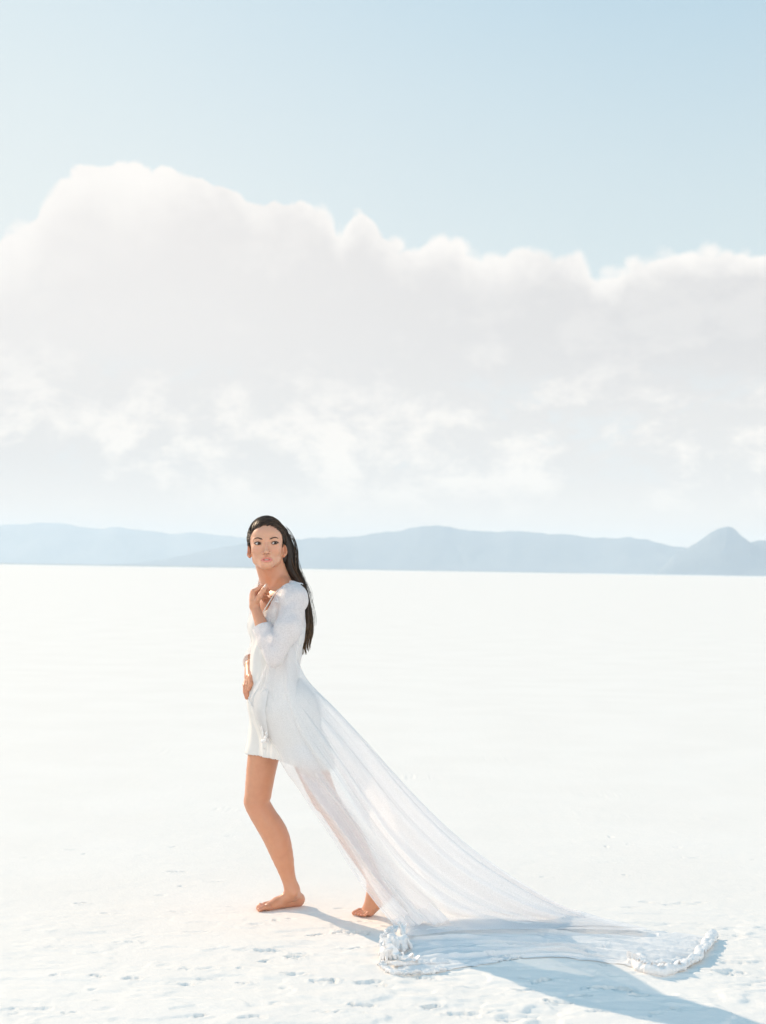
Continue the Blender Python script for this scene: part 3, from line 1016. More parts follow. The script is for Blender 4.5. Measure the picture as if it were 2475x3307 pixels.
# ---------------------------------------------------------------- hair
def hair():
    rng = np.random.default_rng(11)
    tail = [(880, 1686, 20, 6.13), (903, 1712, 24, 6.14), (921, 1745, 25, 6.15), (932, 1780, 25, 6.15), (936, 1815, 24, 6.14), (942, 1845, 21, 6.14), (957, 1870, 17, 6.14), (974, 1892, 12, 6.13),
            (988, 1918, 9, 6.12), (995, 1955, 9, 6.11), (995, 1996, 11, 6.10), (991, 2031, 14, 6.09), (988, 2060, 16, 6.08), (987, 2085, 15, 6.08), (990, 2115, 14, 6.08)]
    C = np.array([P(x, y, d) for x, y, w, d in tail]); Wd = np.array([w for x, y, w, d in tail]) * 6.12 / FPX
    n = 70
    CC = catmull(C, n)
    tt_ = np.linspace(0, 1, n)
    CC[:, 0] += .0045 * np.sin(tt_ * 17 + 1) * smooth01(tt_ * 2); WW = catmull(Wd[:, None], n)[:, 0]
    parts = []
    # a full core for the upper tail
    k = 60
    parts.append(tube(CC[:k], WW[:k] * .86 * np.interp(np.arange(k), [0, 8, k - 6, k - 1], [.6, 1, 1, .2]), 20, 1.15, nrm=(0, 1, 0)))
    strands = []
    LK = np.array((-.95, -.62, -.18, .10, .55, .98))
    # cap: swept back from the hairline to a gather behind her ear
    rr = np.array((.0745, .096, .0890)); cc = np.array((0.000, .013, .028))
    gather = np.array((.060, .055, -.035)); 
    def on_cap(dirs, off):
        d = dirs / np.linalg.norm(dirs, axis=-1, keepdims=True)
        k_ = 1 / np.sqrt(((d / (rr + off)) ** 2).sum(-1, keepdims=True))
        return cc + d * k_
    for i in range(2600):
        # root on or behind the hairline
        while True:
            a = rng.uniform(-1, 1); x = a * .076
            root = rng.normal(size=3); root[2] = abs(root[2]) * 1.2 - .25
            root /= np.linalg.norm(root)
            q = on_cap(root, 0)
            hl = (q[1] + .066) * .80 + (q[2] - .064) * .60 + .004 * math.sin(q[0] * 180)
            if hl > -.001 and (hl < .022 or rng.random() < .35): break
        g = (gather + np.array((rng.normal() * .012, rng.normal() * .014, rng.normal() * .02))) - cc
        g /= np.linalg.norm(g)
        m = 22
        t = np.linspace(0, 1, m)[:, None]
        # lift over the crown on the way
        mid = root * .5 + g * .5 + np.array((0.05, .25, .38)); mid /= np.linalg.norm(mid)
        d = root * (1 - t) ** 2 + 2 * mid * t * (1 - t) * .9 + g * t ** 2
        off = .0015 + .009 * np.sin(np.clip(t * 1.5, 0, 1) * math.pi / 2) * rng.uniform(.3, 1)
        q = on_cap(d, off)
        if ((q[:, 1] + .066) * .80 + (q[:, 2] - .064) * .60).min() < (-.004 if i % 3 == 0 else -.0015) or (q[:, 2] < -.06).any() or ((np.abs(q[:, 0]) > .048) & (q[:, 1] < .030) & (q[:, 2] < -.008) & (q[:, 2] > -.055)).any(): continue
        pts = HO + q @ HR.T
        strands.append((pts, rng.uniform(.0007, .0013), False))
    # tail strands
    for i in range(900):
        s0 = rng.integers(0, 26) if rng.random() < .75 else rng.integers(26, 40)
        s1 = int(np.clip(rng.normal() * 3.2 + 63, 48, n)) if rng.random() < .8 else rng.integers(46, 62)
        u = np.clip(rng.normal() * .50, -1.12, 1.12); w = np.clip(rng.normal() * .5, -1.1, 1.1)
        idx = np.arange(s0, s1)
        tt = np.linspace(0, 1, len(idx))
        ph = rng.uniform(0, 6.28)
        # strands clump into a few locks near the ends
        lock = LK[np.argmin(np.abs(LK - u))]
        ue = u + (lock * 1.15 - u) * smooth01((idx - 50) / 14.0)
        off = (ue + .16 * np.sin(idx * .21 + ph + u))[:, None] * WW[idx][:, None] * np.array((1.0, 0, .12))
        off = off + (w + .1 * np.cos(idx * .11 + ph))[:, None] * WW[idx][:, None] * np.array((0, .8, 0))
        strands.append((CC[idx] + off, rng.uniform(.0011, .0019), True))
    # flyaways
    for i in range(60):
        s0 = rng.integers(12, 44); ln = rng.integers(10, 26)
        idx = np.clip(np.arange(s0, s0 + ln), 0, n - 1)
        tt = np.linspace(0, 1, ln)[:, None]
        o = rng.uniform(.002, .018)
        side = 1 if rng.random() < .85 else -.6
        off = WW[idx][:, None] * np.array((side * .95, rng.normal() * .4, 0)) + tt ** 1.3 * np.array((side * o, 0, rng.uniform(-.02, .02))) + np.sin(tt * math.pi) * np.array((side * o * .5, 0, 0))
        strands.append((CC[idx] + off, .00045, True))
    for i in range(40):
        root = np.array((rng.uniform(-.2, .9), rng.uniform(.15, .9), rng.uniform(.5, 1))); root /= np.linalg.norm(root)
        t = np.linspace(0, 1, 12)[:, None]
        g = root + np.array((.55, .3, -.1)); 
        q = on_cap(root * (1 - t) + g * t, .009 + .008 * np.sin(t * math.pi) * rng.uniform(.3, 1))
        strands.append((HO + q @ HR.T, .0004, True))
    cols = [np.tile((.020, .012, .008), (len(parts[0][0]), 1))]
    for pts, r, fade in strands:
        m = len(pts)
        lt = rng.random() ** 2.5
        cols.append(np.tile(np.array((.016, .010, .007)) * (1 - lt) + np.array((.13, .073, .038)) * lt, (m * 3, 1)))
        rs = np.full(m, r); rs[-1] *= .2
        if fade: rs[0] *= .3
        parts.append(tube(pts, rs, 3))
    v, f = merge(parts)
    h = mesh_obj('hair', v, f, M_HAIR, person, colors=np.concatenate(cols))
    # scalp cap under the strands
    cap_p = [ell(HO + HR @ cc, rr - .0035, HR, .0), cone(HL(.035, .05, .01), HL(.055, .055, -.05), .045, .035, .03), cone(HL(0, .05, 0), HL(.01, .055, -.05), .05, .035, .03)]
    def fn(pr, p):
        d = sdf(cap_p, p)
        L = (p - HO) @ HR
        hl = (L[..., 1] + .066) * .80 + (L[..., 2] - .064) * .60 + .002 * np.sin(L[..., 0] * 300)
        low = -.075 - L[..., 2]
        side = (-.006 - L[..., 1])                      # in front of the ears nothing below the temples
        temple = np.minimum(side, -.002 - L[..., 2])
        return np.maximum(np.maximum(d, -hl), low)
    v, f = surface(cap_p, HO - .2, HO + .2, .0024, fn)
    mesh_obj('hair_cap', v, f, M_HAIR, h, colors=np.tile((.020, .012, .008), (len(v), 1)))
hair()


# ---------------------------------------------------------------- slip dress
def inside_any(p, prims, off):
    return sdf(prims, p) < off


HEM_A = P(793, 2434, 6.15); HEM_B = P(1042, 2480, 6.0)
def slip():
    pr = [q for q in torso_p]
    skirt = [cone(HIP_R, legR[1], .088, .069, .05), cone(legR[1], legR[2], .069, .066, .02),
             cone(HIP_L, legL[1], .094, .080, .06), cone(legL[1], legL[2], .080, .070, .05),
             cone(Q(0, 0, -.02), (legR[1] + legL[1]) / 2 + np.array((0, 0, .0)), .09, .065, .07),
             cone((legR[1] + legL[1]) / 2, (legR[2] + legL[2]) / 2, .065, .05, .07),
             cone(P(862, 2120, 6.07), P(852, 2260, 6.08), .038, .042, .05)]
    allp = pr + skirt
    hx = HEM_B - HEM_A
    def cut(p):
        t = np.clip((p[..., 0] - P(895, 2434, 6.1)[0]) / (HEM_B[0] - P(895, 2434, 6.1)[0]), 0, 1)
        hem = (HEM_A[2] + hx[2] * t) - p[..., 2]
        L = (p - CH) @ TR
        # neckline: dips to a V in front, straight across the back
        front = L[..., 1] > -.02
        v_ = L[..., 2] - np.where(front, -.075 + .35 * np.clip(np.abs(np.abs(L[..., 0]) - .0) - .0, 0, .09) - .0, -.12)
        return np.maximum(hem, v_)
    def fn(prs, p):
        d = sdf(prs, p) - .006
        # soft vertical drape folds in the skirt
        ang = np.arctan2(p[..., 1] - 6.09, p[..., 0] + .40)
        low = smooth01((1.02 - p[..., 2]) / .25)
        d = d + .0022 * low * np.sin(ang * 9 + p[..., 2] * 5) + .0015 * np.sin(ang * 17 - p[..., 2] * 11)
        return np.maximum(d, cut(p))
    v, f = surface(allp, (-0.75, 5.75, .4), (0.15, 6.45, 1.5), .003, fn)
    fc = v[f].mean(1)
    keep = cut(fc) < -.0012
    v, f = drop_faces(v, f, keep)
    o = mesh_obj('slip_dress', v, f, M_SLIP, person)
    md = o.modifiers.new('thickness', 'SOLIDIFY'); md.thickness = .003; md.offset = 1
    return o
dress = slip()
SLIP_P = torso_p + [cone(HIP_R, legR[1], .088, .069, .05), cone(legR[1], legR[2], .069, .066, .02), cone(HIP_L, legL[1], .094, .080, .06), cone(legL[1], legL[2], .080, .070, .05),
                    cone(legL[2], legL[3], .058, .056, .03)] + leg_p[22:43]
for s in (1, -1):
    pts = [T(s * .055, .098, -.060), T(s * .068, .085, -.03), T(s * .078, .055, .018), T(s * .080, .02, .043), T(s * .080, -.03, .040), T(s * .07, -.085, -.05)]
    v, f = tube(catmull(pts, 30), .0028, 8)
    mesh_obj('strap', v, f, M_STRAP, dress)


# ---------------------------------------------------------------- robe: bodice and sleeves
def robe():
    cuffL = P(845, 2028, 5.955); cuffR = WR
    sl = chain([SL, P(930, 2030, 5.925), P(886, 2122, 5.885)], [.036, .043, .028], .03)
    sl += chain([P(886, 2126, 5.885), P(868, 2070, 5.915), P(838, 2010, 5.965)], [.027, .034, .030], .004, .008)
    sl += chain([SR, P(842, 2010, 6.30), ER], [.042, .040, .034], .03) + chain([ER, (ER + WR) / 2, WR], [.034, .032, .030], .02)
    sl.append(ell(T(.136, 0, -.012), (.030, .040, .034), TR, .03))
    pr = list(torso_p) + sl
    sleeve_only = sl[2:4]
    def cut(p):
        L = (p - CH) @ TR
        # front opening, widening to the shoulder; neck hole
        w_hi = .050 + .35 * np.clip(L[..., 2] + .10, 0, .2)
        opening = np.where(L[..., 1] > 0, np.minimum(w_hi - L[..., 0], L[..., 0] + .075), -.05)
        nk = .092 - np.sqrt(L[..., 0] ** 2 + ((L[..., 1] + .0) * 1.0) ** 2)
        nk = np.minimum(nk, L[..., 2] + .03)
        # arms are never cut by the opening
        arm = sdf(sleeve_only, p) - .01
        opening = np.where(arm < 0.0, -.05, opening)
        # cuff
        ax = (WL - EL) / np.linalg.norm(WL - EL)
        al = (p - cuffL) @ ax
        cf = np.minimum(np.minimum(al, .14 - al), .062 - np.sqrt(np.maximum(((p - cuffL) ** 2).sum(-1) - al * al, 0)))
        cf = np.where(sdf(torso_p, p) < .016, -.05, cf)
        ax2 = (WR - ER) / np.linalg.norm(WR - ER)
        cf2 = np.minimum((p - (WR - ax2 * .03)) @ ax2, .10 - np.sqrt(((p - WR) ** 2).sum(-1)))
        low = P(900, 2240, 6.1)[2] - p[..., 2]
        return np.maximum.reduce([opening, nk, cf, cf2, low])
    def fn(prs, p):
        d = sdf(prs, p) - .010
        n = np.sin(p[..., 2] * 95 + np.sin(p[..., 0] * 60) * 1.5 + p[..., 1] * 40)
        d = d + .0009 * n + .0007 * np.sin(p[..., 0] * 150 + p[..., 2] * 70) * np.sin(p[..., 1] * 130)
        return np.maximum(d, cut(p))
    v, f = surface(pr, (-0.75, 5.75, .8), (0.15, 6.5, 1.55), .003, fn)
    keep = cut(v[f].mean(1)) < -.0012
    v, f = drop_faces(v, f, keep)
    o = mesh_obj('robe', v, f, M_ROBE, person)
    return o
robe_o = robe()


# ---------------------------------------------------------------- robe: skirt and train
def pt(q):
    """(x, y, d) is a point in the air; (x, y, 'g', h) lies h above the ground"""
    if len(q) == 4:
        return G(q[0], q[1], q[3])
    return P(*q)


def sheet(lines, nu, nv, fold=None, hug=0.0):
    L = np.array([catmull([pt(q) for q in ln], nv) for ln in lines])        # lines x nv x 3
    S_ = catmull(L, nu)                                                      # nu x nv x 3
    du = np.gradient(S_, axis=0); dv = np.gradient(S_, axis=1)
    n = np.cross(du, dv); n /= np.linalg.norm(n, axis=-1, keepdims=True) + 1e-9
    if fold is not None:
        U, V_ = np.meshgrid(np.linspace(0, 1, nu), np.linspace(0, 1, nv), indexing='ij')
        S_ = S_ + n * fold(U, V_)[..., None]
    if hug:
        # cloth lies over her hips and legs, never through them
        for _ in range(5):
            near_ = (S_[..., 0] < .25) & (S_[..., 2] > .1)
            q = S_[near_]
            d = sdf(SLIP_P, q) - hug
            q[:, 1] -= np.where(d < 0, -d * 1.2, 0)
            S_[near_] = q
    S_[..., 2] = np.maximum(S_[..., 2], 0.004)
    return S_


def sheet_obj(name, S_, mat, parent):
    nu, nv = S_.shape[:2]
    return mesh_obj(name, S_.reshape(-1, 3), grid_faces(nu, nv), mat, parent)


def ruffle(path, width, amp, n, waves, updir, seed, r0=0.006):
    """gathered trim along a path: a ribbon whose outer edge waves, over a rolled core"""
    rng = np.random.default_rng(seed)
    c = catmull(path, n)
    t = np.gradient(c, axis=0); t /= np.linalg.norm(t, axis=1)[:, None] + 1e-9
    s = np.linspace(0, 1, n)
    up = np.broadcast_to(np.asarray(updir, float), c.shape)
    out = np.cross(t, up); out /= np.linalg.norm(out, axis=1)[:, None] + 1e-9
    up2 = np.cross(out, t)
    k = 9
    ph = np.cumsum(1 + 1.6 * fbm(s * 25, s * 0, seed, 3)) / n * waves * 2 * math.pi
    V = np.zeros((n, k, 3))
    for j in range(k):
        a = j / (k - 1)
        w = width * a * (1 + .35 * fbm(s * 20, s * 0 + a, seed + 3, 2))
        V[:, j] = c + out * w[:, None] * np.array((1.0,)) + up2 * (amp * (.4 + 1.5 * (fbm(s * 17, s * 0, seed + 8, 2) + .4)) * a * np.sin(ph + a * .8) + width * .35 * math.sin(a * 2.4))[:, None] + t * (amp * .5 * a * np.cos(ph * 1.0))[:, None]
    return V.reshape(-1, 3), grid_faces(n, k)


def train():
    Yn = 5.90
    # near panel; first line is its front/lower edge, last is the long outline down from her waist
    main = [
        [(880, 2080, 5.98), (856, 2220, 5.945), (852, 2300, 5.97), (872, 2385, 6.02), (905, 2462, 6.02), (950, 2525, 5.97), (1000, 2605, 5.91), (1068, 2702, 5.89), (1143, 2822, 5.87), (1225, 2932, 5.84), (1275, 2990, 5.82), (1300, 3020, 'g', .03)],
        [(896, 2080, 5.96), (882, 2230, 5.91), (885, 2310, 5.92), (910, 2400, 5.95), (945, 2475, 5.94), (1000, 2560, 5.90), (1050, 2630, 5.88), (1120, 2730, 5.87), (1190, 2840, 5.87), (1262, 2935, 5.86), (1320, 2985, 5.86), (1360, 3020, 'g', .03)],
        [(914, 2080, 5.955), (912, 2240, 5.90), (930, 2330, 5.89), (960, 2410, 5.90), (1000, 2480, 5.89), (1060, 2560, 5.87), (1120, 2640, 5.87), (1190, 2745, 5.88), (1260, 2850, 5.90), (1340, 2930, 5.92), (1420, 2975, 5.93), (1480, 3005, 'g', .03)],
        [(932, 2080, 5.96), (940, 2240, 5.90), (975, 2330, 5.89), (1020, 2410, 5.89), (1075, 2490, 5.89), (1140, 2590, 5.89), (1210, 2690, 5.90), (1300, 2800, 5.92), (1390, 2880, 5.94), (1480, 2935, 5.96), (1590, 2970, 5.97), (1680, 3000, 'g', .03)],
        [(948, 2080, 5.99), (966, 2230, 5.95), (1015, 2310, 5.94), (1075, 2390, 5.94), (1140, 2480, 5.95), (1215, 2580, 5.95), (1300, 2690, 5.97), (1410, 2800, 5.98), (1530, 2885, 5.99), (1660, 2945, 6.0), (1800, 2980, 6.0), (1900, 3000, 'g', .03)],
        [(960, 2080, 6.03), (958, 2135, 6.02), (985, 2212, 6.03), (1045, 2275, 6.03), (1110, 2345, 6.03), (1190, 2440, 6.03), (1280, 2550, 6.03), (1390, 2670, 6.03), (1510, 2775, 6.03), (1650, 2865, 6.04), (1790, 2935, 6.04), (1930, 2978, 6.02), (2050, 3005, 'g', .025)],
        [(969, 2080, 6.08), (966, 2138, 6.07), (998, 2198, 6.10), (1062, 2262, 6.10), (1130, 2330, 6.10), (1215, 2420, 6.10), (1310, 2525, 6.09), (1420, 2640, 6.09), (1540, 2745, 6.08), (1680, 2843, 6.07), (1820, 2925, 6.06), (1960, 2974, 6.04), (2100, 3000, 'g', .022)],
    ]
    def fold_main(U, V):
        a = smooth01(V * 3) * smooth01((1.02 - V) * 4)
        d = .014 * np.sin(2 * math.pi * (3.2 * U + .25 * V)) + .008 * np.sin(2 * math.pi * (8.1 * U - .5 * V) + 1.0) + .007 * fbm(U * 34, V * 2.2 + U * 3, 51, 3)
        d = d + .012 * fbm(U * 9, V * 1.6, 5, 3)
        return a * d * (0.35 + .65 * smooth01((U) * 3)) * smooth01(U * 9 + .05)
    Sm = sheet(main, 200, 200, fold_main, .018)
    tr = sheet_obj('train', Sm, M_TRAIN, person)
    # far panel from her other side, coming round behind: doubles the cloth in the upper band
    far = [
        [(945, 2160, 6.18), (1000, 2300, 6.20), (1060, 2420, 6.20), (1110, 2520, 6.19), (1165, 2630, 6.17), (1240, 2740, 6.15), (1340, 2840, 6.12), (1450, 2920, 6.10), (1570, 2970, 6.05), (1700, 3000, 'g', .02)],
        [(952, 2155, 6.17), (1010, 2280, 6.19), (1090, 2400, 6.19), (1160, 2510, 6.18), (1240, 2620, 6.17), (1340, 2730, 6.15), (1450, 2820, 6.12), (1580, 2900, 6.10), (1720, 2955, 6.06), (1850, 2990, 'g', .02)],
        [(958, 2150, 6.14), (1005, 2235, 6.15), (1090, 2335, 6.15), (1180, 2440, 6.15), (1280, 2555, 6.14), (1390, 2670, 6.13), (1510, 2775, 6.12), (1650, 2865, 6.10), (1800, 2940, 6.08), (1960, 2990, 'g', .02)],
        [(965, 2140, 6.10), (1000, 2200, 6.12), (1090, 2290, 6.12), (1200, 2405, 6.12), (1305, 2520, 6.11), (1425, 2645, 6.10), (1560, 2760, 6.09), (1710, 2862, 6.08), (1880, 2948, 6.07), (2080, 2995, 'g', .02)],
    ]
    def fold_far(U, V):
        a = smooth01(V * 3) * smooth01((1.02 - V) * 4)
        return a * (.012 * np.sin(2 * math.pi * (2.3 * U + .2 * V) + 2) + .006 * np.sin(2 * math.pi * (6.7 * U - .3 * V)) + .012 * fbm(U * 7, V * 1.3, 8, 3))
    sheet_obj('train_lining', sheet(far, 110, 160, fold_far), M_TRAIN, tr)
    # inner bundle that falls beside the back leg
    inner = [
        [(930, 2400, 6.00), (990, 2520, 5.96), (1050, 2620, 5.93), (1125, 2730, 5.91), (1192, 2845, 5.89), (1250, 2940, 5.88), (1290, 2990, 'g', .03)],
        [(960, 2400, 5.96), (1020, 2520, 5.94), (1090, 2620, 5.92), (1160, 2720, 5.92), (1235, 2820, 5.92), (1310, 2920, 5.92), (1370, 2985, 'g', .03)],
        [(990, 2400, 5.95), (1060, 2520, 5.93), (1140, 2630, 5.93), (1215, 2730, 5.94), (1290, 2810, 5.96), (1375, 2890, 5.97), (1460, 2975, 'g', .03)],
    ]
    def fold_in(U, V):
        return smooth01(V * 3) * (.010 * np.sin(2 * math.pi * (2.6 * U + .3 * V) + 1) + .005 * np.sin(2 * math.pi * (7 * U - .6 * V)) + .010 * fbm(U * 6, V * 2, 3, 3)) * smooth01(U * 6)
    sheet_obj('train_lining', sheet(inner, 90, 120, fold_in, .014), M_TRAIN, tr)
    # front flap lifted by her right hand
    flap = [
        [(866, 2135, 5.975), (838, 2190, 5.985), (812, 2232, 6.01), (803, 2258, 6.03), (818, 2290, 6.02), (834, 2316, 6.01), (846, 2352, 6.0), (850, 2394, 6.0)],
        [(868, 2135, 5.965), (852, 2200, 5.955), (834, 2245, 5.97), (825, 2275, 5.97), (835, 2305, 5.97), (846, 2335, 5.97), (856, 2365, 5.98), (860, 2398, 5.98)],
        [(872, 2135, 5.955), (870, 2200, 5.93), (862, 2250, 5.93), (858, 2290, 5.93), (862, 2320, 5.94), (866, 2350, 5.95), (870, 2375, 5.96), (872, 2396, 5.96)],
    ]
    def fold_fl(U, V):
        return .006 * np.sin(2 * math.pi * (2.4 * U + .3 * V)) + .006 * fbm(U * 5, V * 6, 3, 3)
    sheet_obj('flap', sheet(flap, 50, 90, fold_fl, .022), M_RUFF, tr)
    # the part lying on the salt, gathered into long wrinkles running back from her
    lay = [
        [(1300, 2985, 'g', .012), (1400, 2968, 'g', .012), (1520, 2955, 'g', .012), (1660, 2962, 'g', .012), (1800, 2975, 'g', .012), (1950, 2985, 'g', .012), (2100, 2996, 'g', .012), (2220, 3008, 'g', .010), (2300, 3022, 'g', .010)],
        [(1300, 3015, 'g', .014), (1420, 2998, 'g', .014), (1560, 2992, 'g', .014), (1700, 2998, 'g', .014), (1840, 3008, 'g', .014), (1980, 3016, 'g', .012), (2110, 3028, 'g', .012), (2220, 3040, 'g', .012), (2285, 3050, 'g', .012)],
        [(1290, 3050, 'g', .014), (1430, 3032, 'g', .014), (1580, 3030, 'g', .014), (1720, 3035, 'g', .014), (1860, 3042, 'g', .014), (1980, 3052, 'g', .014), (2100, 3068, 'g', .012), (2200, 3078, 'g', .012), (2265, 3080, 'g', .012)],
        [(1290, 3090, 'g', .014), (1440, 3070, 'g', .014), (1590, 3066, 'g', .014), (1730, 3066, 'g', .014), (1850, 3068, 'g', .014), (1960, 3078, 'g', .014), (2070, 3098, 'g', .012), (2160, 3110, 'g', .012), (2225, 3108, 'g', .012)],
        [(1285, 3132, 'g', .006), (1380, 3136, 'g', .006), (1520, 3118, 'g', .006), (1680, 3098, 'g', .006), (1820, 3092, 'g', .006), (1930, 3098, 'g', .006), (2040, 3120, 'g', .006), (2120, 3136, 'g', .006), (2190, 3128, 'g', .006)],
    ]
    base = sheet(lay, 260, 420, None)
    U, V = np.meshgrid(np.linspace(0, 1, 260), np.linspace(0, 1, 420), indexing='ij')
    w = U + .030 * fbm(V * 4, U * 2, 21, 3) + .045 * fbm(V * 1.7, U * 3, 77, 2)
    amp = (.75 + .9 * fbm(V * 3, U * 6, 33, 3)) * (.45 + .55 * smooth01((1.05 - V) * 1.8))
    r1 = (.5 + .5 * np.sin(2 * math.pi * (7.5 * w + .5 * V))) ** 1.4
    r2 = (.5 + .5 * np.sin(2 * math.pi * (17 * w - .9 * V) + 1)) ** 2
    d = .018 * r1 * amp + .006 * r2 * amp + .007 * np.abs(fbm(U * 18 + 2 * V, V * 16, 63, 3))
    e = smooth01(U * 12) * smooth01((1 - U) * 7 + .08) * smooth01(V * 20) * smooth01((1 - V) * 12)
    gz = ground_height(base[..., 0], base[..., 1])
    Sl = base.copy()
    Sl[..., 2] = gz + .003 + np.maximum(d, 0) * e
    Sl[..., 1] -= .6 * np.maximum(d, 0) * e * (r1 - .5)
    sheet_obj('train_lying', Sl, M_LYING, tr)
    # gathered border: puffy pleats, heaped in a knot at the front and rolled along the far end
    def pleats(path, n, r, k, seed, spread=0.0, lift=0.0):
        rng = np.random.default_rng(seed)
        c = catmull([pt(q) for q in path], n)
        t = np.gradient(c, axis=0); t /= np.linalg.norm(t, axis=1)[:, None]
        out = []
        for i in range(n):
            a = np.cross(t[i], (0, 0, 1.0)); a /= np.linalg.norm(a) + 1e-9
            b = np.cross(a, t[i])
            w = rng.uniform(-1.1, 1.1)
            a2 = a * math.cos(w) + b * math.sin(w); b2 = -a * math.sin(w) + b * math.cos(w)
            tw = rng.uniform(-.8, .8)
            t2 = t[i] * math.cos(tw) + a2 * math.sin(tw); a3 = a2 * math.cos(tw) - t[i] * math.sin(tw)
            f = rng.uniform(.45, .92)
            out.append(ell(c[i] + a * rng.uniform(-1, 1) * spread + np.array((0, 0, rng.uniform(0, 1) * lift)), (r[0] * f, r[1] * f, r[2] * f), np.stack([t2, a3, b2], 1), k))
        return out
    def fan(center, radius, n, a0, a1, r, h0, h1, seed):
        rng = np.random.default_rng(seed)
        c = pt(center); out = []
        for i in range(n):
            a = rad(a0 + (a1 - a0) * (i + rng.uniform(-.2, .2)) / n)
            d = np.array((math.cos(a), math.sin(a), 0)) * radius * rng.uniform(.75, 1.15)
            m = c + d * .55 + np.array((0, 0, h0)); e = c + d + np.array((0, 0, h1 * rng.uniform(.4, 1.2)))
            out += [cone(c + np.array((0, 0, h0 * .9)), m, r * .8, r * 1.15, .004), cone(m, e, r * 1.15, r * .75, .003)]
        return out
    groups = []
    knot = fan((1284, 3072, 'g', .0), .052, 13, 120, 400, .0080, .050, .016, 1)
    knot += fan((1262, 3095, 'g', .0), .045, 9, 150, 330, .0075, .034, .010, 2)
    knot += pleats([(1296, 2990, 'g', .045), (1262, 2998, 'g', .055), (1236, 3022, 'g', .050), (1230, 3052, 'g', .035), (1246, 3078, 'g', .025)], 22, (.0065, .013, .011), .010, 3)
    knot += pleats([(1292, 2984, 'g', .07), (1302, 3010, 'g', .06), (1308, 3040, 'g', .045)], 12, (.006, .012, .012), .010, 4)
    knot += pleats([(1228, 3105, 'g', .008), (1245, 3128, 'g', .008), (1285, 3140, 'g', .008), (1340, 3138, 'g', .006), (1395, 3136, 'g', .006), (1440, 3128, 'g', .006)], 40, (.0085, .018, .0065), .012, 5, .008)
    knot += pleats([(1270, 3112, 'g', .014), (1330, 3112, 'g', .012), (1390, 3108, 'g', .010), (1440, 3108, 'g', .008)], 34, (.016, .012, .0075), .012, 6, .010)
    groups.append((knot, P(1200, 3120, 5.3), P(1500, 2900, 6.2)))
    end = pleats([(2042, 3098, 'g', .010), (2058, 3118, 'g', .012), (2095, 3132, 'g', .014), (2140, 3136, 'g', .012), (2185, 3128, 'g', .012), (2225, 3108, 'g', .012), (2256, 3084, 'g', .012), (2274, 3058, 'g', .012),
                  (2290, 3040, 'g', .014), (2300, 3026, 'g', .014)], 130, (.0105, .017, .0090), .018, 11, .011, .005)
    end += pleats([(2044, 3088, 'g', .018), (2076, 3096, 'g', .026), (2088, 3114, 'g', .022)], 14, (.009, .014, .013), .012, 12)
    end += pleats([(2112, 3116, 'g', .020), (2140, 3108, 'g', .028), (2170, 3110, 'g', .020), (2200, 3102, 'g', .014)], 16, (.010, .014, .012), .012, 13)
    end += pleats([(2288, 3022, 'g', .016), (2304, 3014, 'g', .022), (2312, 3022, 'g', .016)], 8, (.010, .013, .013), .012, 14)
    groups.append((end, P(2000, 3120, 5.2), P(2400, 2900, 6.3)))
    hem = pleats([(851, 2270, 5.955), (857, 2300, 5.955), (860, 2335, 5.955), (861, 2370, 5.955), (855, 2392, 5.96), (846, 2394, 5.965)], 30, (.0050, .011, .008), .004, 21, .003)
    hem += pleats([(804, 2262, 6.00), (820, 2292, 5.99), (835, 2316, 5.98), (846, 2345, 5.97), (852, 2380, 5.965)], 28, (.0045, .007, .006), .004, 22, .002)
    groups.append((hem, P(780, 2450, 5.8), P(900, 2230, 6.15)))
    frills = [
        [([(1300, 2985, 'g', .05), (1268, 2992, 'g', .06), (1238, 3015, 'g', .05), (1230, 3050, 'g', .03), (1248, 3085, 'g', .02)], -.026, .010, 200, 8, 1),
         ([(1228, 3100, 'g', .012), (1240, 3128, 'g', .010), (1285, 3142, 'g', .008), (1345, 3140, 'g', .008), (1440, 3132, 'g', .006)], -.024, .009, 260, 13, 3),
         ([(1262, 3040, 'g', .06), (1280, 3062, 'g', .06), (1305, 3085, 'g', .04), (1345, 3100, 'g', .02)], .034, .011, 160, 7, 4)],
        [([(2036, 3100, 'g', .016), (2058, 3120, 'g', .016), (2095, 3134, 'g', .016), (2140, 3138, 'g', .014), (2185, 3130, 'g', .014), (2225, 3110, 'g', .014), (2256, 3086, 'g', .014), (2276, 3060, 'g', .014), (2296, 3038, 'g', .016), (2312, 3020, 'g', .016)], -.022, .008, 520, 30, 5),
         ([(2044, 3088, 'g', .026), (2076, 3096, 'g', .034), (2110, 3116, 'g', .030), (2150, 3118, 'g', .024), (2200, 3108, 'g', .02), (2250, 3075, 'g', .018), (2285, 3038, 'g', .02)], .026, .009, 420, 22, 6)], []]
    for (prs, a, b), frl in zip(groups, frills):
        cs = np.array([q.c if q.kind == 'ell' else q.a for q in prs])
        v, f = surface(prs, cs.min(0) - .08, cs.max(0) + .08, .0028)
        v = v + np.stack([fbm(v[:, 0] * 38 + 5 * i_, v[:, 1] * 38 + v[:, 2] * 30, 60 + i_, 3, .6) for i_ in range(3)], 1) * np.array((.0055, .0055, .0045)) * ((v[:, 2:3] < .5) * 1.0 + .25)
        v = v + (fbm(v[:, 0] * 220, v[:, 1] * 220 + v[:, 2] * 160, 9, 2) * .0016)[:, None] * np.array((.5, .5, .8))
        v = v + (fbm(v[:, 0] * 90, v[:, 1] * 90 + v[:, 2] * 60, 5, 2) * .0022)[:, None] * np.array((.3, .3, 1.0))
        ps = [(v, f)]
        for pth, wd, am, nn, wv, sd2 in frl:
            ps.append(ruffle([pt(q) for q in pth], wd, am, nn, wv, (0, 0, 1.0), sd2))
        v, f = merge(ps)
        mesh_obj('ruffle', v, f, M_LYING, tr)
train()

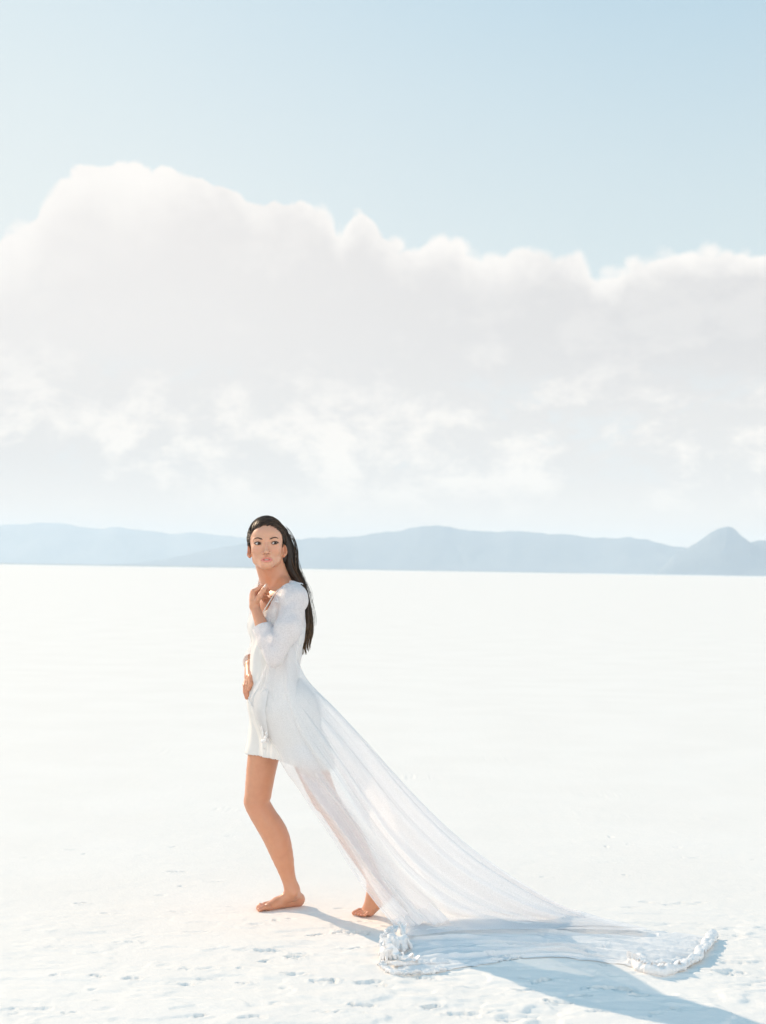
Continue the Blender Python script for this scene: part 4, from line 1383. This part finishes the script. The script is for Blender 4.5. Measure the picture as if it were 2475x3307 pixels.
# ruffled collar of the robe
def collar():
    pts = [P(886, 1945, 5.975), P(896, 1920, 5.985), P(905, 1901, 5.995), P(925, 1889, 6.005), P(945, 1884, 6.02), P(962, 1886, 6.05)]
    v, f = ruffle(pts, .030, .0030, 240, 9, (0.25, -.25, 1.0), 31)
    mesh_obj('collar', v, f, M_ROBE, robe_o)
collar()
